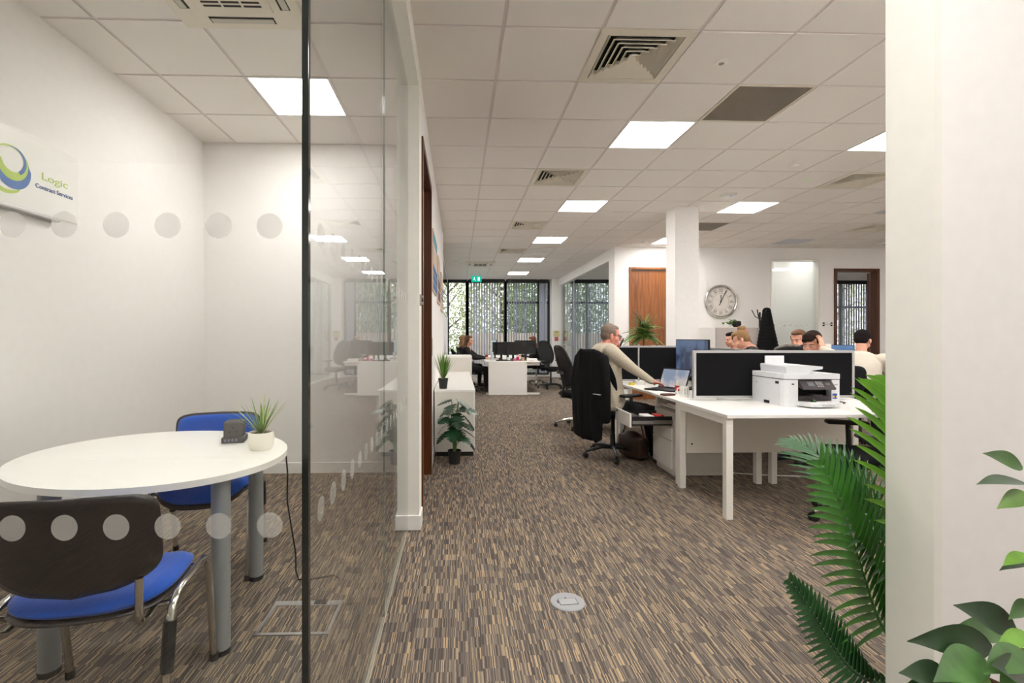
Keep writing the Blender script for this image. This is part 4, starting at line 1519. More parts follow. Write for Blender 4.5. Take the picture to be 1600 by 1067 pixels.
def person(label, loc, rz, pel=(0, 0, .56), neck=(.02, 0, 1.12), head=(.08, 0, 1.31), pitch=0, yaw=0, roll=0,
           sh_w=.19, hips=.17, bulk=1.0, hands=None, poles=None, feet=None, top=SWEAT, skin=SKIN, hair='short', hairm=HAIRG,
           trous=TROUS, voxel=.009, handpose=None, legs=True, name='person', s=1.0, collar=None):
    t = thing(name, label, 'person', loc, rz)
    pel, neck, head = V(pel), V(neck), V(head)
    up = (neck-pel).normalized()
    side = V((0, 1, 0))
    fwd = side.cross(up).normalized()
    Hm = Matrix.Translation(head) @ Euler((roll, pitch, yaw), 'XYZ').to_matrix().to_4x4() @ Matrix.Scale(s, 4)
    hp = lambda x, y, z: Hm @ V((x, y, z))
    hr = Hm.to_3x3().normalized()
    # shoulders, elbows, wrists
    SH = {q: neck-up*.055+side*sh_w*q for q in (-1, 1)}
    hands = hands or {-1: (.38, -.16, .80), 1: (.38, .16, .80)}
    poles = poles or {-1: (-.3, -.5, -1), 1: (-.3, .5, -1)}
    AR = {}
    for q in (-1, 1):
        el, wr = ik(SH[q], hands[q], .29, .26, poles[q])
        AR[q] = (el, wr)
    feet = feet or {-1: (.42, -.12, .09), 1: (.42, .12, .09)}
    LG = {}
    for q in (-1, 1):
        hipp = pel+V((0, .09*q, -.02))
        kn, an = ik(hipp, feet[q], .44, .43, (.6, 0, 1))
        LG[q] = (hipp, kn, an)
    # ---- continuous body
    b = MB()
    b.ell(hp(-.015, 0, .038), (.094*s, .076*s, .082*s), hr, 20, 14)
    b.ell(hp(.020, 0, -.03), (.068*s, .060*s, .085*s), hr, 20, 14)
    b.ell(hp(.052, 0, -.088), (.030*s, .032*s, .026*s), hr)
    b.ell(hp(.015, 0, -.07), (.055*s, .056*s, .040*s), hr)
    b.ell(hp(.072, 0, .022), (.018*s, .048*s, .014*s), hr)
    b.cap(hp(.082, 0, .008), hp(.108, 0, -.028), .009*s, .0135*s, 10)
    b.ell(hp(.097, 0, -.033), (.013*s, .018*s, .009*s), hr)
    b.ell(hp(.083, 0, -.060), (.013*s, .026*s, .010*s), hr)
    for q in (-1, 1):
        b.ell(hp(-.008, .078*q, -.008), (.018*s, .010*s, .032*s), hr)
        b.ell(hp(.052, .042*q, -.035), (.028*s, .022*s, .026*s), hr)
    b.cap(hp(-.028, 0, -.055), neck-up*.03, .054*s, .060*s)
    b.cap(neck-up*.05, pel, .10, .12)
    b.cap(SH[-1], SH[1], .045)
    for q in (-1, 1):
        el, wr = AR[q]
        b.cap(SH[q], el, .046, .038)
        b.cap(el, wr, .037, .026)
        hd, hn, cu = (handpose or {}).get(q, ((wr-el).normalized()*.7+V((.5, 0, -.15)), (0, 0, -1), .45))
        hand(b, wr, hd, hn, cu, side=(1 if q < 0 else -1)*(1), s=1.0)
        if legs:
            hipp, kn, an = LG[q]
            b.cap(hipp, kn, .065, .048)
            b.cap(kn, an, .046, .034)
    blob(b, 'body', skin, t, voxel*.62, 2)
    # ---- face details
    for q in (-1, 1):
        e = MB().ell(hp(.079, .031*q, .002), (.010*s, .013*s, .0062*s), hr, 12, 8).build('eye', EYEW, t, smooth=True)
        MB().ell(hp(.0885, .031*q, .001), (.003*s, .006*s, .006*s), hr, 12, 8).build('iris', EYED, e)
        MB().tube([hp(.086, .014*q, .020), hp(.090, .030*q, .026), hp(.078, .050*q, .020)], .0035*s, 6).build('eyebrow', hairm, t)
    MB().ell(hp(.094, 0, -.0605), (.005*s, .021*s, .0055*s), hr, 12, 8).build('mouth', LIP, t, smooth=True)
    # ---- clothes
    c = MB()
    n = 19
    for k in range(n):
        f = k/(n-1)
        p = pel+(neck-up*.06-pel)*f
        p = p-fwd*.035*math.sin(f*PI)
        rx = (.135+.012*math.sin(f*PI))*bulk*(1-.18*max(0, f-.75)/.25)
        ry = (hips+(sh_w-.01-hips)*f)*1.0*(bulk*.5+.5)*(1-.25*max(0, f-.85)/.15)
        c.ell(p, (rx, ry, .10), Matrix((fwd, side, up)).transposed(), 18, 12)
    c.cap(SH[-1]-up*.005, SH[1]-up*.005, .062)
    c.cone(neck-up*.06, neck+up*.018+fwd*.008, .088, .066, 20)
    for q in (-1, 1):
        el, wr = AR[q]
        c.cap(SH[q], el, .066*bulk, .054)
        w2 = wr+(el-wr).normalized()*.015
        c.cap(el, w2, .053, .036)
        c.cap(w2+(el-w2)*.12, w2, .038, .037)
    blob(c, 'top', top, t, voxel, 3)
    if collar:
        MB().tube([neck+up*.020+Matrix((fwd, side, up)).transposed() @ V((.062*math.cos(a), .062*math.sin(a), .004*math.cos(a))) for a in [2*PI*k/18 for k in range(18)]], .010, 8, closed=True).build('collar', collar, t, smooth=True)
    if legs:
        c = MB()
        c.ell(pel, (.15, hips+.005, .12))
        for q in (-1, 1):
            hipp, kn, an = LG[q]
            c.cap(hipp, kn, .092, .066)
            c.cap(kn, an+(kn-an)*.06, .064, .050)
        blob(c, 'trousers', trous, t, .012, 3)
        for q in (-1, 1):
            an = LG[q][2]
            m = MB()
            m.ell(an+V((.0, 0, -.035)), (.055, .040, .045)).ell(an+V((.09, 0, -.055)), (.10, .044, .032)).box(an.x-.05, an.x+.18, an.y-.04, an.y+.04, an.z-.090, an.z-.07, .01)
            blob(m, 'shoe', BLACK, t, .008, 2)
    # ---- hair
    m = MB()
    if hair in ('short', 'thin', 'bun', 'long', 'fringe'):
        m.ell(hp(-.030, 0, .052), (.090*s, .083*s, .082*s), hr, 20, 14)
        m.ell(hp(-.052, 0, .005), (.062*s, .074*s, .075*s), hr, 20, 14)
        if hair != 'thin':
            m.ell(hp(.020, 0, .092), (.062*s, .064*s, .038*s), hr, 20, 14)
        else:
            m.ell(hp(.008, 0, .085), (.060*s, .062*s, .036*s), hr, 20, 14)
        for q in (-1, 1):
            m.ell(hp(.004, .070*q, .035), (.032*s, .012*s, .036*s), hr)
    if hair == 'bun':
        m.ell(hp(-.080, 0, .125), (.044*s, .044*s, .036*s), hr)
        m.ell(hp(-.050, .018, .150), (.028*s, .024*s, .022*s), hr)
        m.ell(hp(-.105, -.015, .095), (.022*s, .022*s, .020*s), hr)
        m.cap(hp(-.09, 0, -.05), hp(-.10, .01, -.09), .012, .008)
    if hair == 'fringe':
        m.ell(hp(.062, .0, .075), (.038*s, .060*s, .028*s), hr)
        m.ell(hp(.075, -.035, .058), (.020*s, .026*s, .024*s), hr)
    if hair == 'long':
        for k in range(7):
            yy = -.066+.022*k
            m.cap(hp(-.06, yy, .02), hp(-.085, yy*1.05, -.13), .030, .028)
            m.cap(hp(-.085, yy*1.05, -.13), hp(-.07+.01*(k % 2), yy*1.1, -.22-.02*(k % 3)), .028, .014)
        for q in (-1, 1):
            m.cap(hp(-.01, .074*q, .03), hp(-.02, .082*q, -.12), .022, .018)
            m.cap(hp(-.02, .082*q, -.12), hp(.0, .085*q, -.22), .018, .010)
    blob(m, 'hair', hairm, t, .0075, 2)
    t_info = dict(hp=hp, hr=hr, AR=AR, SH=SH, neck=neck, up=up, fwd=fwd)
    return t, t_info

# man in the oatmeal sweater (local origin on the floor below him, facing +x)
mt, mi = person('seated grey haired man with glasses in an oatmeal sweater, phone at his mouth', (1.665, 5.10, 0), 0,
                pel=(-.02, 0, .585), neck=(-.080, 0, 1.215), head=(-.005, 0, 1.325), pitch=R(9), yaw=R(-6), bulk=1.28, sh_w=.195, hips=.185,
                hands={-1: (.42, -.16, .815), 1: (.075, .075, 1.165)}, poles={-1: (-.1, -.6, -1), 1: (.9, .5, -.9)},
                handpose={-1: ((1, .15, -.22), (0, 0, -1), .35), 1: ((.10, -.55, 1.0), (-1, -.3, .1), .95)},
                feet={-1: (.46, -.14, .09), 1: (.50, .12, .09)}, top=SWEAT, skin=SKINR, hair='thin', hairm=HAIRG, voxel=.008, collar=SHIRT)
hp = mi['hp']
m = MB()
for q in (-1, 1):
    pts = [hp(.101, .031*q+.022*math.cos(a), .0+.016*math.sin(a)) for a in [2*PI*k/14 for k in range(14)]]
    m.tube(pts, .0024, 6, closed=True)
    m.tube([hp(.100, .053*q, .006), hp(.06, .076*q, .008), hp(-.005, .084*q, .004)], .0026, 6)
m.tube([hp(.101, -.010, .003), hp(.106, 0, .006), hp(.101, .010, .003)], .0022, 6)
m.build('glasses', BLACK, mt)
o = MB().box(-.006, .006, -.035, .035, -.07, .07, .004).build('mobile_phone', BLACK, loc=(1.665+.115, 5.10+.048, 1.232), rot=(R(18), R(24), R(-10)))
tag(o, 'black mobile phone held at the mouth of the sweater man', 'phone')
o = MB()
wr = mi['AR'][-1][1]
o.tube([wr+V((-.006, .026*math.cos(a)*1.05, .026*math.sin(a)*1.05)) for a in [2*PI*k/14 for k in range(14)]], .004, 6, closed=True)
o.build('red_bracelet', RED, mt)

# woman wearing a headset, far left
wt_, wi = person('seated woman with long brown hair and a headset, in black, at the far left desk', (.27, 11.55, 0), R(-8), pel=(-.02, 0, .56), neck=(-.06, 0, 1.06), head=(.0, 0, 1.21),
                 pitch=R(6), yaw=R(-12), bulk=.9, sh_w=.165, hips=.16, hands={-1: (.40, -.10, .80), 1: (.42, .08, .80)}, top=BTOP, hair='long', hairm=HAIRM, voxel=.012)
hp = wi['hp']
m = MB()
m.tube([hp(-.01, .088*math.cos(a), .03+.10*math.sin(a)) for a in [PI*k/12 for k in range(13)]], .006, 6)
for q in (-1, 1):
    m.ell(hp(-.005, .093*q, -.002), (.028, .014, .032), wi['hr'])
m.tube([hp(.0, -.10, -.01), hp(.05, -.095, -.05), hp(.09, -.05, -.07)], .003, 6)
m.build('headset', BLACK, wt_)
person('person with fair brown hair sitting behind the headset woman', (.16, 12.75, 0), R(-5), neck=(-.06, 0, 1.05), head=(-.01, 0, 1.22), bulk=.9, sh_w=.165, hips=.16, top=BTOP, hair='long', hairm=HAIRB, voxel=.013)
office_chair('dark chair of the fair haired person behind the headset woman', (.14, 12.75, 0), R(-5), BLACK, 'solid', .48, .42)
person('person with auburn hair mostly hidden behind the far monitors', (2.12, 12.9, 0), R(172), pel=(0, 0, .56), neck=(.02, 0, 1.0), head=(.09, 0, 1.19), pitch=R(10), bulk=1, top=BTOP, hair='long', hairm=mat('auburn_hair', (98, 54, 36), .6, var=.3, vscale=60), voxel=.013)

# woman with a bun, facing left
bt, bi = person('woman with a blonde bun in a charcoal top, facing left behind the screens', (3.86, 6.12, 0), R(166), pel=(0, 0, .58), neck=(.03, 0, 1.175), head=(.135, 0, 1.275), pitch=R(26), yaw=R(-14), bulk=.92, sh_w=.17,
                hips=.16, hands={-1: (.42, -.12, .80), 1: (.42, .12, .80)}, top=DTOP, hair='bun', hairm=HAIRB, voxel=.010)
MB().ell(bi['hp'](-.112, .02, .075), (.014, .018, .014)).build('pink_hair_band', PINK, bt)
person('person glimpsed beyond the face of the woman with the bun', (4.64, 7.75, 0), R(180), neck=(.03, 0, 1.08), head=(.10, 0, 1.26), pitch=R(8), bulk=1, top=BTOP, hair='short', hairm=HAIRK, voxel=.014)

# man holding his head
person('man with dark brown hair resting his hand on his head, cream sweater, behind the printer', (3.98, 5.02, 0), R(196), pel=(0, 0, .56), neck=(.10, 0, 1.06), head=(.195, -.01, 1.245), pitch=R(22), yaw=R(12), roll=R(-4), bulk=1.0, sh_w=.19,
       hands={-1: (.40, -.10, .80), 1: (.240, .130, 1.190)}, poles={-1: (-.2, -.6, -1), 1: (-.7, .7, -1.1)},
       handpose={1: ((-.22, -.24, 1), (.1, -1, -.2), .30)}, top=SWEAT2, hair='fringe', hairm=HAIRD, voxel=.009)
office_chair('dark chair of the man with the phone beyond the silver-framed screen', (4.62, 6.05, 0), R(185), BLACK, 'solid', .46, .44)
pt, pi_ = person('man with short brown hair holding a phone, behind the man resting his head', (4.52, 6.05, 0), R(204), pel=(0, 0, .56), neck=(.08, 0, 1.09), head=(.155, 0, 1.275), pitch=R(10), yaw=R(4), bulk=1.0,
       hands={-1: (.40, -.16, .80), 1: (.24, .10, 1.11)}, poles={-1: (-.2, -.6, -1), 1: (.7, .6, -.9)}, handpose={1: ((.15, -.3, 1), (-.3, -1, .1), .7)}, top=BTOP, hair='short', hairm=HAIRM, voxel=.011)

# man with lanyard, back to the camera
lt, li = person('man with short black hair in a cream knit sweater and blue lanyard, seen from behind', (4.72, 5.45, 0), R(40), pel=(0, 0, .58), neck=(.12, 0, 1.105), head=(.205, 0, 1.265), pitch=R(22), yaw=R(-8), bulk=1.14, sh_w=.205, hips=.18,
                hands={-1: (.50, -.20, .80), 1: (.50, .14, .80)}, top=SWEAT2, hair='short', hairm=HAIRK, voxel=.009, legs=True)
Mx = Matrix((li['fwd'], V((0, 1, 0)), li['up'])).transposed()
MB().tube([li['neck']+li['up']*.006+Mx @ V((.080*math.cos(a), .080*math.sin(a), .012*math.cos(a))) for a in [2*PI*k/18 for k in range(18)]], .0075, 6, closed=True).build('blue_lanyard', mat('navy_lanyard', (44, 58, 96), .7), lt)

# ------------------------------------------------------------------ far desk on the left
t = thing('office_desk', 'far white desk with a solid end panel, full of dark monitors', 'desk', (1.24, 10.68, 0), 0)
MB().box(-.63, .63, 0, 3.4, .73, .755, .002).build('desk_top', DESK, t)
MB().box(-.55, .32, .0, .03, .0, .73).build('end_panel', DESK, t)
MB().box(-.60, .62, .06, .12, .66, .73).build('leg_rail', WMET, t)
MB().box(-.60, .62, .06, .12, 0, .04).build('foot_bar', WMET, t)
MB().box(-.02, .02, .06, .12, .04, .66).build('leg', WMET, t)
MB().box(-.60, .62, 3.25, 3.31, 0, .04).build('foot_bar', WMET, t)
MB().box(-.02, .02, 3.25, 3.31, .04, .66).build('leg', WMET, t)
monitor('dark far monitor turned sideways beside the headset woman', (1.02, 11.35, .755), R(-62), SCRD, .46, .30, .13)
monitor('dark far monitor in the middle of the far desk, back to the camera', (1.18, 11.20, .755), R(-98), SCRD, .50, .30, .13)
monitor('dark far monitor tilted behind the middle of the far desk', (1.36, 11.75, .755), R(-80), SCRD, .50, .30, .13)
monitor('dark far monitor at the right of the far desk', (1.62, 11.40, .755), R(-84), SCRD, .52, .33, .14)
monitor('far monitor with a pale green picture facing the headset woman', (.93, 12.3, .755), R(10), SCRP, .52, .32, .15)
for (x, y, lab, c, r, h) in ((.98, 10.98, 'brown cup on the far desk', LEATHER, .035, .07), (1.50, 10.95, 'tan mug at the right of the far desk', mat('tan_mug', (196, 160, 128), .5), .04, .08),
                             (1.30, 10.92, 'pink pot among the clutter of the far desk', PINK, .03, .06), (.80, 11.1, 'clear bottle by the headset woman', mat('bottle_clear', (206, 212, 220), .2), .03, .20),
                             (1.40, 11.05, 'magenta cup in the clutter of the far desk', mat('magenta', (206, 30, 96), .5), .032, .09), (1.17, 10.90, 'white cup on the far desk', PAPER, .035, .08)):
    m = MB().lathe([(0, 0), (r, 0), (r*1.1, h), (r*.9, h), (r*.85, h-.01), (0, h-.01)], seg=18).build(lab.split()[1] if lab.split()[1] in ('cup', 'mug', 'pot', 'bottle') else 'cup', c, loc=(x, y, .755), smooth=True)
    tag(m, lab, m.name.split('.')[0])
for (x, y, lab, rz) in ((1.08, 10.92, 'black keyboard on the left half of the far desk', 4), (1.48, 11.10, 'black keyboard on the right half of the far desk', -5)):
    tag(MB().box(-.2, .2, -.07, .07, 0, .02, .004).build('keyboard', BLACK, loc=(x, y, .755), rot=(0, 0, R(rz))), lab, 'keyboard')
tag(MB().box(-.15, .15, -.2, .2, 0, .012).build('paper_stack', PAPER, loc=(.74, 11.35, .755), rot=(0, 0, R(8))), 'white papers before the headset woman', 'paper')
tag(MB().box(-.12, .12, -.16, .16, 0, .05, .01).build('paper_stack', PAPER, loc=(1.72, 11.0, .755), rot=(0, 0, R(-8))), 'white papers at the right edge of the far desk', 'paper')
tag(MB().lathe([(0, 0), (.04, 0), (.04, .10), (.036, .10), (.035, .01), (0, .01)], seg=18).build('mug', RED, loc=(.72, 11.9, .755), smooth=True), 'red mug near the hands of the headset woman', 'mug')

# monitors and laptop right side beyond the screen
monitor('blue monitor left of the man with the lanyard', (5.82, 7.15, .735), R(52), SCRM, .46, .30, .155)
monitor('dark monitor at the right edge before the man with the lanyard', (5.80, 5.55, DZ), R(12), SCRD, .52, .32, .20)
# bags on the chair behind woman
m = MB()
m.ell((0, 0, 0), (.12, .10, .045)).ell((.10, .03, -.01), (.12, .08, .04)).ell((-.10, .02, -.03), (.08, .09, .05)).ell((.2, 0, -.04), (.07, .07, .035))
o = blob(m, 'fur_collar', mat('grey_fur', (110, 98, 92), .95, var=.6, vscale=40), None, .012, 2)
o.location = (4.02, 5.62, 1.195)
t = thing('padded_jacket', 'grey fur trimmed black jacket bundle on a chair top behind the long black screen', 'jacket', (4.02, 5.62, 0))
o.parent = t
o.location = (0, 0, 1.185)
m = MB()
for k in range(8):
    m.ell((.02*math.sin(k), .01*k-.03, 1.14-.08*k), (.20, .12, .07))
m.ell((.16, 0, 1.17), (.10, .09, .05))
blob(m, 'jacket_cloth', COATM, t, .015, 2)
office_chair('dark chair carrying the fur trimmed jacket', (4.02, 5.62, 0), R(90), BLACK, 'solid', .46, .56)

# ------------------------------------------------------------------ clock, cabinets, coat stand at the back wall
t = thing('wall_clock', 'large round silver wall clock with roman numerals', 'clock', (5.50, 9.80, 2.045), 0)
MB().tube([(.330*math.cos(a), -.028, .330*math.sin(a)) for a in [2*PI*k/64 for k in range(64)]], .024, 12, closed=True).build('clock_rim', CHROME, t, smooth=True)
MB().cone((0, -.004, 0), (0, -.018, 0), .325, seg=64).build('clock_face', mat('clock_face_white', (226, 220, 214), .5, var=.05, vscale=6), t)
GRN = mat('numeral_grey', (104, 96, 92), .5)
nums = ['XII', 'I', 'II', 'III', 'IIII', 'V', 'VI', 'VII', 'VIII', 'IX', 'X', 'XI']
for k, s_ in enumerate(nums):
    a = PI/2-k*PI/6
    o = text('numeral', s_, .115, GRN, t, (.235*math.cos(a), -.0190, .235*math.sin(a)), (0, 0, 0), sx=1, align='CENTER')
    mm = Matrix.Translation((.235*math.cos(a), -.0190, .235*math.sin(a))) @ Matrix.Rotation(-(a-PI/2), 4, 'Y') @ Matrix.Rotation(PI/2, 4, 'X') @ Matrix.Translation((0, -.04, 0)) @ Matrix.Diagonal((.62, 1, 1, 1))
    o.data.transform(mm)
    o.location = (0, 0, 0)
    o.scale = (1, 1, 1)
MB().tube([(.175*math.cos(a), -.019, .175*math.sin(a)) for a in [2*PI*k/48 for k in range(48)]], .0018, 4, closed=True).tube([(.300*math.cos(a), -.019, .300*math.sin(a)) for a in [2*PI*k/48 for k in range(48)]], .0018, 4, closed=True).build('minute_ring', GRN, t)
MB().tube([(-.035, -.026, -.075), (.0, -.026, 0), (.115, -.026, .235)], .006, 6).build('minute_hand', DARK, t)
MB().tube([(.0, -.023, -.02), (.004, -.023, .14)], .007, 6).build('hour_hand', GRN, t)
MB().cone((0, -.018, 0), (0, -.030, 0), .014).build('hand_hub', DARK, t)

t = thing('storage_cabinet', 'tall pale grey cabinet under the wall clock, carrying the trailing plant', 'cabinet', (5.30, 9.3, 0))
MB().box(-.18, .80, 0, .44, .05, 1.50, .003).build('carcass', DESKP, t)
MB().box(-.17, .79, .02, .44, 0, .05).build('plinth', BLACK, t)
for k in range(2):
    a = -.178+.489*k
    dd = MB().box(a, a+.485, -.018, -.001, .06, 1.49, .001).build('door', mat('grey_door_%d' % k, (198, 190, 186), .5), t)
    MB().cap((a+(.44 if k == 0 else .04), -.03, .8), (a+(.44 if k == 0 else .04), -.03, .95), .005).build('handle', STEEL, dd)
t = thing('storage_cabinet', 'tall white cabinet beside the pillar, left of the grey one', 'cabinet', (4.75, 9.3, 0))
MB().box(-.08, .36, -.01, .44, .05, 1.50, .003).build('carcass', DESK, t)
MB().box(-.07, .35, .02, .44, 0, .05).build('plinth', BLACK, t)
dd = MB().box(-.078, .358, -.028, -.011, .06, 1.49, .001).build('door', DESK, t)
MB().cap((.33, -.04, .8), (.33, -.04, .95), .005).build('handle', STEEL, dd)
t = thing('trailing_plant', 'small trailing plant in a dark pot on the grey cabinet', 'plant', (5.62, 9.42, 1.50))
MB().lathe([(0, 0), (.05, 0), (.085, .05), (.08, .12), (.06, .13), (0, .12)], seg=20).build('pot', POTB, t, smooth=True)
random.seed(3)
for k in range(26):
    a = random.uniform(PI*.6, PI*1.5)
    d_ = V((math.cos(a), math.sin(a)*.5, random.uniform(-.1, .9)))
    MB().leaf((-.04+random.uniform(-.12, .04)*(k % 3), random.uniform(-.05, .05), .10+random.uniform(-.02, .05)-.05*(k % 3)*.5), d_, (0, 0, 1), random.uniform(.07, .13), .05, .8, 4).build('leaf', (LEAFG, LEAFP)[k % 2], t, smooth='all')

t = thing('coat_stand', 'dark metal coat stand near the white glazed panel', 'coat stand', (6.02, 9.30, 0))
MB().cone((0, 0, .02), (0, 0, 1.80), .018).build('pole', BLACK, t)
MB().lathe([(0, 0), (.17, 0), (.16, .02), (.02, .03)], seg=28).build('base', BLACK, t)
for k in range(5):
    a = 2*PI*k/5+2.6
    MB().tube([(0, 0, 1.66), (.08*math.cos(a), .08*math.sin(a), 1.72), (.14*math.cos(a), .14*math.sin(a), 1.85)], .008, 6).build('hook', BLACK, t)
t = thing('coat', 'long black coats hanging on the coat stand', 'coat', (6.08, 9.24, 0))
m = MB()
for k in range(18):
    f = k/17
    z = 1.82-1.15*f
    wx = .07+.17*min(1, f*1.5)
    m.ell((.04+.03*f, 0, z), (wx, .10+.05*f, .075), seg=12, rings=8)
blob(m, 'coat_cloth', COATM, t, .016, 3)
t = thing('door_plates', 'small dark handle plates on the wall between glazed panel and doorway', 'wall plate', (7.80, 9.80, 1.575))
for sx_ in (-1, 1):
    for sz in (-.025, .025):
        MB().box(sx_*.085-.018, sx_*.085+.018, -.008, 0, sz-.014, sz+.014).build('plate', DARK, t)
MB().box(-.07, .07, -.006, 0, -.004, .004).build('bar', STEEL, t)
# document trays / shelf behind
t = thing('letter_tray', 'stacked wire letter tray behind the hand of the man resting his head', 'letter tray', (4.9, 6.5, 0))
bpy.data.objects.remove(t)
t = thing('office_desk', 'white desk holding the letter tray behind the silver-framed screen', 'desk', (5.25, 7.2, 0), 0)
MB().box(-.4, .8, -.4, .9, .71, .735, .002).build('desk_top', DESK, t)
for a, b in ((-.38, -.38), (.73, -.38), (-.38, .83), (.73, .83)):
    MB().box(a, a+.05, b, b+.05, 0, .71).build('leg', WMET, t)
t = thing('letter_tray', 'stacked white letter trays right of the man resting his head', 'letter tray', (5.40, 7.05, .735))
for k in range(6):
    z = .08*k
    MB().box(-.17, .17, -.13, .13, z, z+.006).box(-.17, -.164, -.13, .13, z, z+.075).box(.164, .17, -.13, .13, z, z+.075).build('tray_shelf', WMET, t)
    MB().box(-.14, .14, -.12, .1, z+.006, z+.03).build('papers', (PRG, PAPER)[k % 2], t)

# notices on the far white pier
t = thing('wall_notice', 'small yellow and red notice plate on the far white pier', 'notice', (3.18, YW-.352, 1.33))
MB().box(-.10, .10, -.004, 0, -.02, .17).build('notice_sheet', mat('notice_yellow', (212, 204, 150), .6), t)
MB().box(-.02, .02, -.006, -.004, .11, .15).build('notice_symbol', mat('notice_blue', (60, 90, 120), .6), t)
MB().box(-.06, .06, -.012, 0, -.15, -.035, .004).build('call_point', RED, t)
MB().box(-.05, .05, -.014, -.012, -.10, -.085).build('call_point_strip', PAPER, t)

# bushy fern behind the upright screen
t = thing('potted_fern', 'bushy light green fern behind the upright black screen', 'plant', (2.42, 6.12, DZ), 0)
black_pot(.17, .075, .095)(t)
MB().cone((0, 0, .14), (0, 0, .16), .088, seg=20).build('soil', SOIL, t)
MB().cone((0, 0, .15), (0, 0, .66), .010, .006).build('stem', BROWNST, t)
random.seed(21)
for k in range(64):
    a = 2.4*k
    el_ = random.uniform(-.6, 1.25)
    L = random.uniform(.16, .31)
    b0 = V((0, 0, .56+.12*random.random()))
    d_ = V((math.cos(a)*math.cos(el_), math.sin(a)*math.cos(el_), math.sin(el_)))
    m = MB()
    p = b0.copy()
    dd = d_.copy()
    for q in range(11):
        p = p+dd*L/11
        dd = (dd+V((0, 0, -.07))).normalized()
        sd = dd.cross(V((0, 0, 1))).normalized()
        for s_ in (-1, 1):
            m.leaf(p, dd*.8+sd*s_, (0, 0, 1), .062*(1-q/14), .020, .4, 3)
    m.tube([b0, b0+d_*L*.5, p], .002, 4)
    m.build('frond', (LEAFG, LEAFGB, LEAFPD, LEAFGB)[k % 4], t, smooth='all')

# ------------------------------------------------------------------ palm beside the wall end
def bez(P_, t):
    P_ = [V(p) for p in P_]
    while len(P_) > 1:
        P_ = [a.lerp(b, t) for a, b in zip(P_, P_[1:])]
    return P_[0]

def frond(t, path, m_, width=.3, n=26, leafw=.022, fold=.5, start=.3, side0=None, ang=.8):
    """feather frond along a curved rachis with paired leaflets; points in world coordinates"""
    org = V(t.location)
    mb = MB()
    pts = [bez(path, k/n)-org for k in range(n+1)]
    mb.tube(pts, .005, 6, rfun=lambda q: .0065*(1-q)+.0015)
    side = V(side0 or (1, 0, 0))
    for k in range(1, n+1):
        f = k/n
        if f < start:
            continue
        dd = (pts[k]-pts[k-1]).normalized()
        g_ = (f-start)/(1-start)
        ll = width*(.55+.55*math.sin(PI*min(1, g_*.8+.15)))*(1-.55*g_**3)
        sd = (side-dd*side.dot(dd)).normalized()
        up_ = sd.cross(dd).normalized()
        for s_ in (-1, 1):
            ld = dd*(ang+.4*g_)+sd*s_+up_*fold*.3+V((0, 0, random.uniform(-.05, .05)))
            mb.leaf(pts[k], ld, up_, ll*random.uniform(.9, 1.05), leafw, .45, 7, lambda q: min(1, q*5+.35)*(1-q)**.5, .3)
    return mb.build('frond', m_, t, smooth='all')
random.seed(5)
t = thing('potted_palm', 'green palm with feathery fronds beside the white wall end', 'plant', (1.74, 1.66, 0), 0)
MB().lathe([(0, 0), (.10, 0), (.125, .20), (.135, .20), (.135, .22), (.118, .22), (.11, .19), (0, .19)], seg=32).build('pot', POTB, t, smooth=True)
MB().cone((0, 0, .17), (0, 0, .20), .11, seg=24).build('soil', SOIL, t)
for q in range(3):
    MB().tube([(.03*math.cos(q*2.1), .03*math.sin(q*2.1), .19), (.02*math.cos(q*2.1), .02*math.sin(q*2.1), .30)], .012, 8).build('stem', STEM, t, smooth=True)
frond(t, [(1.72, 1.64, .24), (1.42, 1.57, .12), (1.37, 1.54, .48), (1.31, 1.52, .68), (1.18, 1.51, .90)], LEAFP, .27, 31, .030, .5, .34, (1, .35, 0), 1.0)
frond(t, [(1.73, 1.66, .26), (1.62, 1.62, .55), (1.55, 1.60, .80), (1.53, 1.58, 1.05), (1.46, 1.56, 1.16)], LEAFPL, .37, 22, .036, .5, .30, (1, .25, 0), 1.35)
frond(t, [(1.71, 1.62, .22), (1.30, 1.50, .06), (1.22, 1.47, .28), (1.15, 1.47, .42), (1.05, 1.47, .545)], LEAFPD, .11, 32, .026, .5, .2, (1, .2, .3), .9)
frond(t, [(1.72, 1.66, .24), (1.55, 1.62, .45), (1.45, 1.60, .62), (1.38, 1.60, .75), (1.30, 1.62, .86)], LEAFPD, .24, 26, .028, .5, .3, (1, .6, 0), 1.0)
frond(t, [(1.75, 1.67, .26), (1.85, 1.75, .6), (1.92, 1.85, .9), (2.05, 1.95, 1.0)], LEAFP, .26, 24, .020, .5, .3, (1, -.5, 0))
frond(t, [(1.74, 1.68, .26), (1.66, 1.80, .55), (1.60, 1.95, .8), (1.52, 2.10, .85)], LEAFPD, .24, 24, .020, .5, .3, (1, .2, 0))
frond(t, [(1.75, 1.66, .26), (1.80, 1.62, .7), (1.86, 1.60, 1.0), (1.98, 1.62, 1.15)], LEAFP, .24, 24, .020, .5, .3, (0, 1, 0))

# ------------------------------------------------------------------ ficus in the right foreground
random.seed(9)
t = thing('potted_ficus', 'dark leaved rubber plant in the right foreground against the wall', 'plant', (1.10, .90, 0), 0)
MB().lathe([(0, 0), (.12, 0), (.155, .28), (.165, .28), (.165, .30), (.145, .30), (.14, .26), (0, .26)], seg=32).build('pot', POTC, t, smooth=True)
MB().cone((0, 0, .24), (0, 0, .27), .135, seg=24).build('soil', SOIL, t)
for s_ in ([(0, 0, .26), (.02, .0, .5), (-.03, -.03, .64), (-.10, -.03, .67)], [(.02, 0, .26), (.06, .0, .55), (.055, .01, .85), (.045, .01, 1.10)], [(0, .02, .26), (.02, .0, .55), (.02, .01, .70)]):
    MB().tube(s_, .006, 8).build('stem', BROWNST, t, smooth=True)
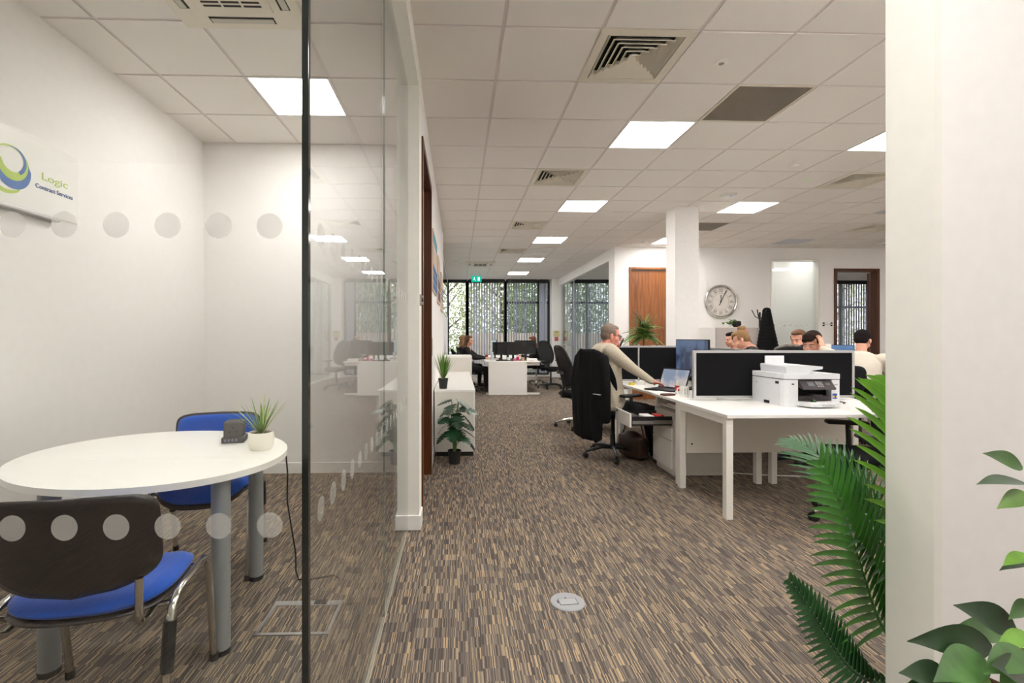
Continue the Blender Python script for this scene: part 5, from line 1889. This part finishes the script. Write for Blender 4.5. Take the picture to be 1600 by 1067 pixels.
# leaves: base point, direction, face normal, length, width, material
LV = [
      ((-0.053, 0.000, 0.711), (-0.91, -0.24, 0.35), (-.1, -1, 0.5), 0.246, 0.062, LEAFF),
      ((0.034, 0.030, 0.723), (-0.85, -0.16, 0.50), (-.1, -1, 0.6), 0.186, 0.060, LEAFF),
      ((-0.116, -0.040, 0.719), (-0.93, -0.35, 0.14), (-.1, -1, 1.3), 0.170, 0.062, LEAFF2),
      ((-0.195, -0.060, 0.687), (-0.86, -0.25, 0.44), (-.1, -1, 1.0), 0.159, 0.055, LEAFF),
      ((-0.044, -0.050, 0.732), (-0.93, -0.33, 0.13), (-.1, -1, 1.5), 0.150, 0.052, LEAFF2),
      ((0.006, -0.010, 0.742), (-0.94, -0.33, 0.09), (-.1, -1, 1.0), 0.119, 0.032, LEAFF3),
      ((0.047, 0.070, 0.691), (-0.93, -0.15, 0.33), (-.1, -1, 0.8), 0.132, 0.050, LEAFF2),
      ((-0.050, -0.060, 0.690), (-0.81, -0.28, 0.52), (-.1, -1, 1.0), 0.145, 0.060, LEAFF),
      ((-0.241, -0.080, 0.688), (-0.87, -0.22, 0.45), (-.1, -1, 1.0), 0.092, 0.040, LEAFF2),
      ((-0.106, -0.040, 0.679), (-0.94, -0.30, 0.18), (-.1, -1, 1.0), 0.131, 0.050, LEAFF3),
      ((0.034, 0.020, 1.056), (-0.87, -0.28, 0.40), (-.1, -1, 0.5), 0.145, 0.036, LEAFF2),
      ((0.017, 0.000, 1.031), (-0.94, -0.26, 0.21), (-.1, -1, 3.5), 0.155, 0.040, LEAFF),
      ((0.019, 0.000, 1.010), (-0.96, -0.29, -0.04), (-.1, -1, 0.8), 0.103, 0.034, LEAFF3),
      ((0.043, 0.020, 0.882), (-0.97, -0.26, -0.03), (-.1, -1, 2.0), 0.078, 0.026, LEAFF3),
      ((0.056, 0.030, 0.862), (-0.97, -0.23, 0.05), (-.1, -1, 3.0), 0.085, 0.022, LEAFF),
      ((0.047, 0.020, 0.787), (-0.94, -0.27, -0.20), (-.1, -1, 0.6), 0.073, 0.030, LEAFF2),
      ((-0.092, 0.000, 0.663), (-0.55, -0.23, 0.80), (-.1, -1, 0.4), 0.087, 0.050, LEAFF),
      ((-0.037, -0.040, 0.696), (-0.89, -0.24, -0.39), (-.1, -1, 0.8), 0.083, 0.050, LEAFF2),
      ((0.064, 0.000, 1.050), (0.82, -0.32, 0.47), (-.1, -1, 1.0), 0.063, 0.050, LEAFF2),
      ((0.064, 0.000, 0.848), (0.80, -0.31, 0.52), (-.1, -1, 1.0), 0.065, 0.050, LEAFF),
      ((0.064, 0.000, 0.722), (0.67, -0.55, 0.50), (-.1, -1, 1.0), 0.073, 0.060, LEAFF),
      ((0.064, 0.000, 1.113), (-0.19, -0.28, 0.94), (-.1, -1, 0.3), 0.070, 0.050, LEAFF2),
      ((-0.112, -0.040, 0.643), (-0.92, -0.37, 0.10), (-.1, -1, 1.0), 0.162, 0.060, LEAFF),
      ((-0.037, -0.040, 0.629), (-0.88, -0.43, -0.20), (-.1, -1, 1.0), 0.138, 0.060, LEAFF2),
      ((0.077, 0.000, 0.621), (0.90, -0.28, -0.34), (-.1, -1, 1.0), 0.071, 0.060, LEAFF),
      ]
for k, (b_, d_, n_, L, W2, m_) in enumerate(LV):
    MB().leaf(b_, d_, n_, L, W2*.98, .25, 12, lambda q: max(.015, math.sin(PI*min(1, q**.85*.97+.03))*(1.15-.45*q)), .22).build('leaf', m_, t, smooth='all')

# cables on the carpet under the desks
tag(MB().tube([(2.6, 4.5, .006), (2.9, 4.42, .006), (3.3, 4.35, .006), (3.9, 4.45, .006)], .006, 6).build('power_cable', PAPER), 'white power cable lying on the carpet under the desks', 'cable')

# ------------------------------------------------------------------ outside
struct(MB().box(-30, 40, YW+.2, 60, -.45, -.25).build('ground', TARM))
tag(MB().box(-30, 40, 21.5, 60, -.26, -.20).build('grass_verge', GRASS), 'grass verge beyond the windows', 'grass', kind='stuff')
def tree(label, x, y, h, r, n, lm, seed, trunk=True, ls=.15):
    rnd = random.Random(seed)
    t = thing('tree', label, 'tree', (x, y, -.25), 0, 'trees outside the windows')
    if trunk:
        m = MB().tube([(0, 0, 0), (.1, 0, h*.3), (0, .05, h*.7)], .12, 10, rfun=lambda q: .16-.1*q)
        for k in range(7):
            a = 2.4*k
            m.tube([(0, 0, h*(.3+.06*k)), (.5*r*math.cos(a), .5*r*math.sin(a), h*(.45+.06*k)), (.9*r*math.cos(a), .9*r*math.sin(a), h*(.55+.06*k))], .04, 6, rfun=lambda q: .05*(1-q)+.008)
        m.build('trunk', BARK, t, smooth=True)
    m = MB()
    for k in range(int(n*2.9)):
        a = rnd.uniform(0, 2*PI)
        rr = r*rnd.random()**.45
        z = h*(.05 if not trunk else .12)+h*(.92 if not trunk else .87)*rnd.random()
        f = (z/h)
        rr *= math.sin(PI*min(.97, max(.25, f)))**.5
        c = V((rr*math.cos(a), rr*math.sin(a), z))
        d_ = V((rnd.uniform(-1, 1), rnd.uniform(-1, 1), rnd.uniform(-1, 1))).normalized()
        e_ = d_.orthogonal().normalized()
        s_ = ls*rnd.uniform(.6, 1.3)
        m.quad(c-d_*s_*.5, c+e_*s_*.3, c+d_*s_*.5, c-e_*s_*.3)
    m.build('foliage', lm, t, recalc=False)
tree('bare pale tree outside the leftmost window', -.8, 23.5, 5.6, 2.0, 1500, TREEL2, 1)
tree('leafy tree outside the middle window', 2.2, 24.5, 6.5, 2.2, 3600, TREEL2, 2)
tree('dense green tree outside the window with a crossbar', 4.6, 23.5, 6.5, 2.3, 5200, TREEL, 3)
tree('dense tree outside the side office window', 8.2, 23.5, 6.5, 2.5, 4200, TREEL, 4)
tree('tall hedge tree right of the side office window', 12.5, 24, 6.5, 2.6, 3800, TREEL, 5)
tree('tree beyond the open walnut doorway', 18.5, 24, 6.5, 2.8, 3800, TREEL2, 6)
tree('low clipped bush outside the leftmost window', -2.6, 25.5, 4.2, 2.2, 2200, TREEL, 7, False)
t = thing('garden_fence', 'beige board fence outside the windows', 'fence', (0, 21.8, -.25))
MB().box(.3, 16, 0, .04, 0, 1.72).build('fence_boards', FENCEM, t)
m = MB()
for k in range(8):
    MB().box(.3+2.2*k, .42+2.2*k, -.06, 0, 0, 1.78).build('fence_post', FENCEM, t)
m.bm.free()
# parked car
t = thing('car', 'silver parked car outside the leftmost window', 'car', (-1.9, 20.0, -.25), 0)
m = MB()
m.prism([(-2.1, .25), (2.1, .25), (2.15, .6), (1.95, .85), (1.15, .95), (.55, 1.42), (-.9, 1.45), (-1.65, .98), (-2.1, .88)], -.82, .82, 'Y')
m.build('car_body', CARP, t)
MB().prism([(1.02, .96), (.50, 1.36), (-.84, 1.38), (-1.45, 1.0)], -.835, .835, 'Y').build('car_window', CARG, t)
for x in (-1.3, 1.35):
    for y in (-.74, .74):
        w_ = MB().cone((x, y-.1, .31), (x, y+.1, .31), .31, seg=24).build('wheel', BLACK, t)
        MB().cone((x, y-.11, .31), (x, y+.11, .31), .19, seg=20).build('hub_cap', ALU, w_)
m = MB().box(-2.13, -2.08, -.70, -.5, .62, .76).box(-2.13, -2.08, .5, .70, .62, .76).build('tail_light', RED, t)
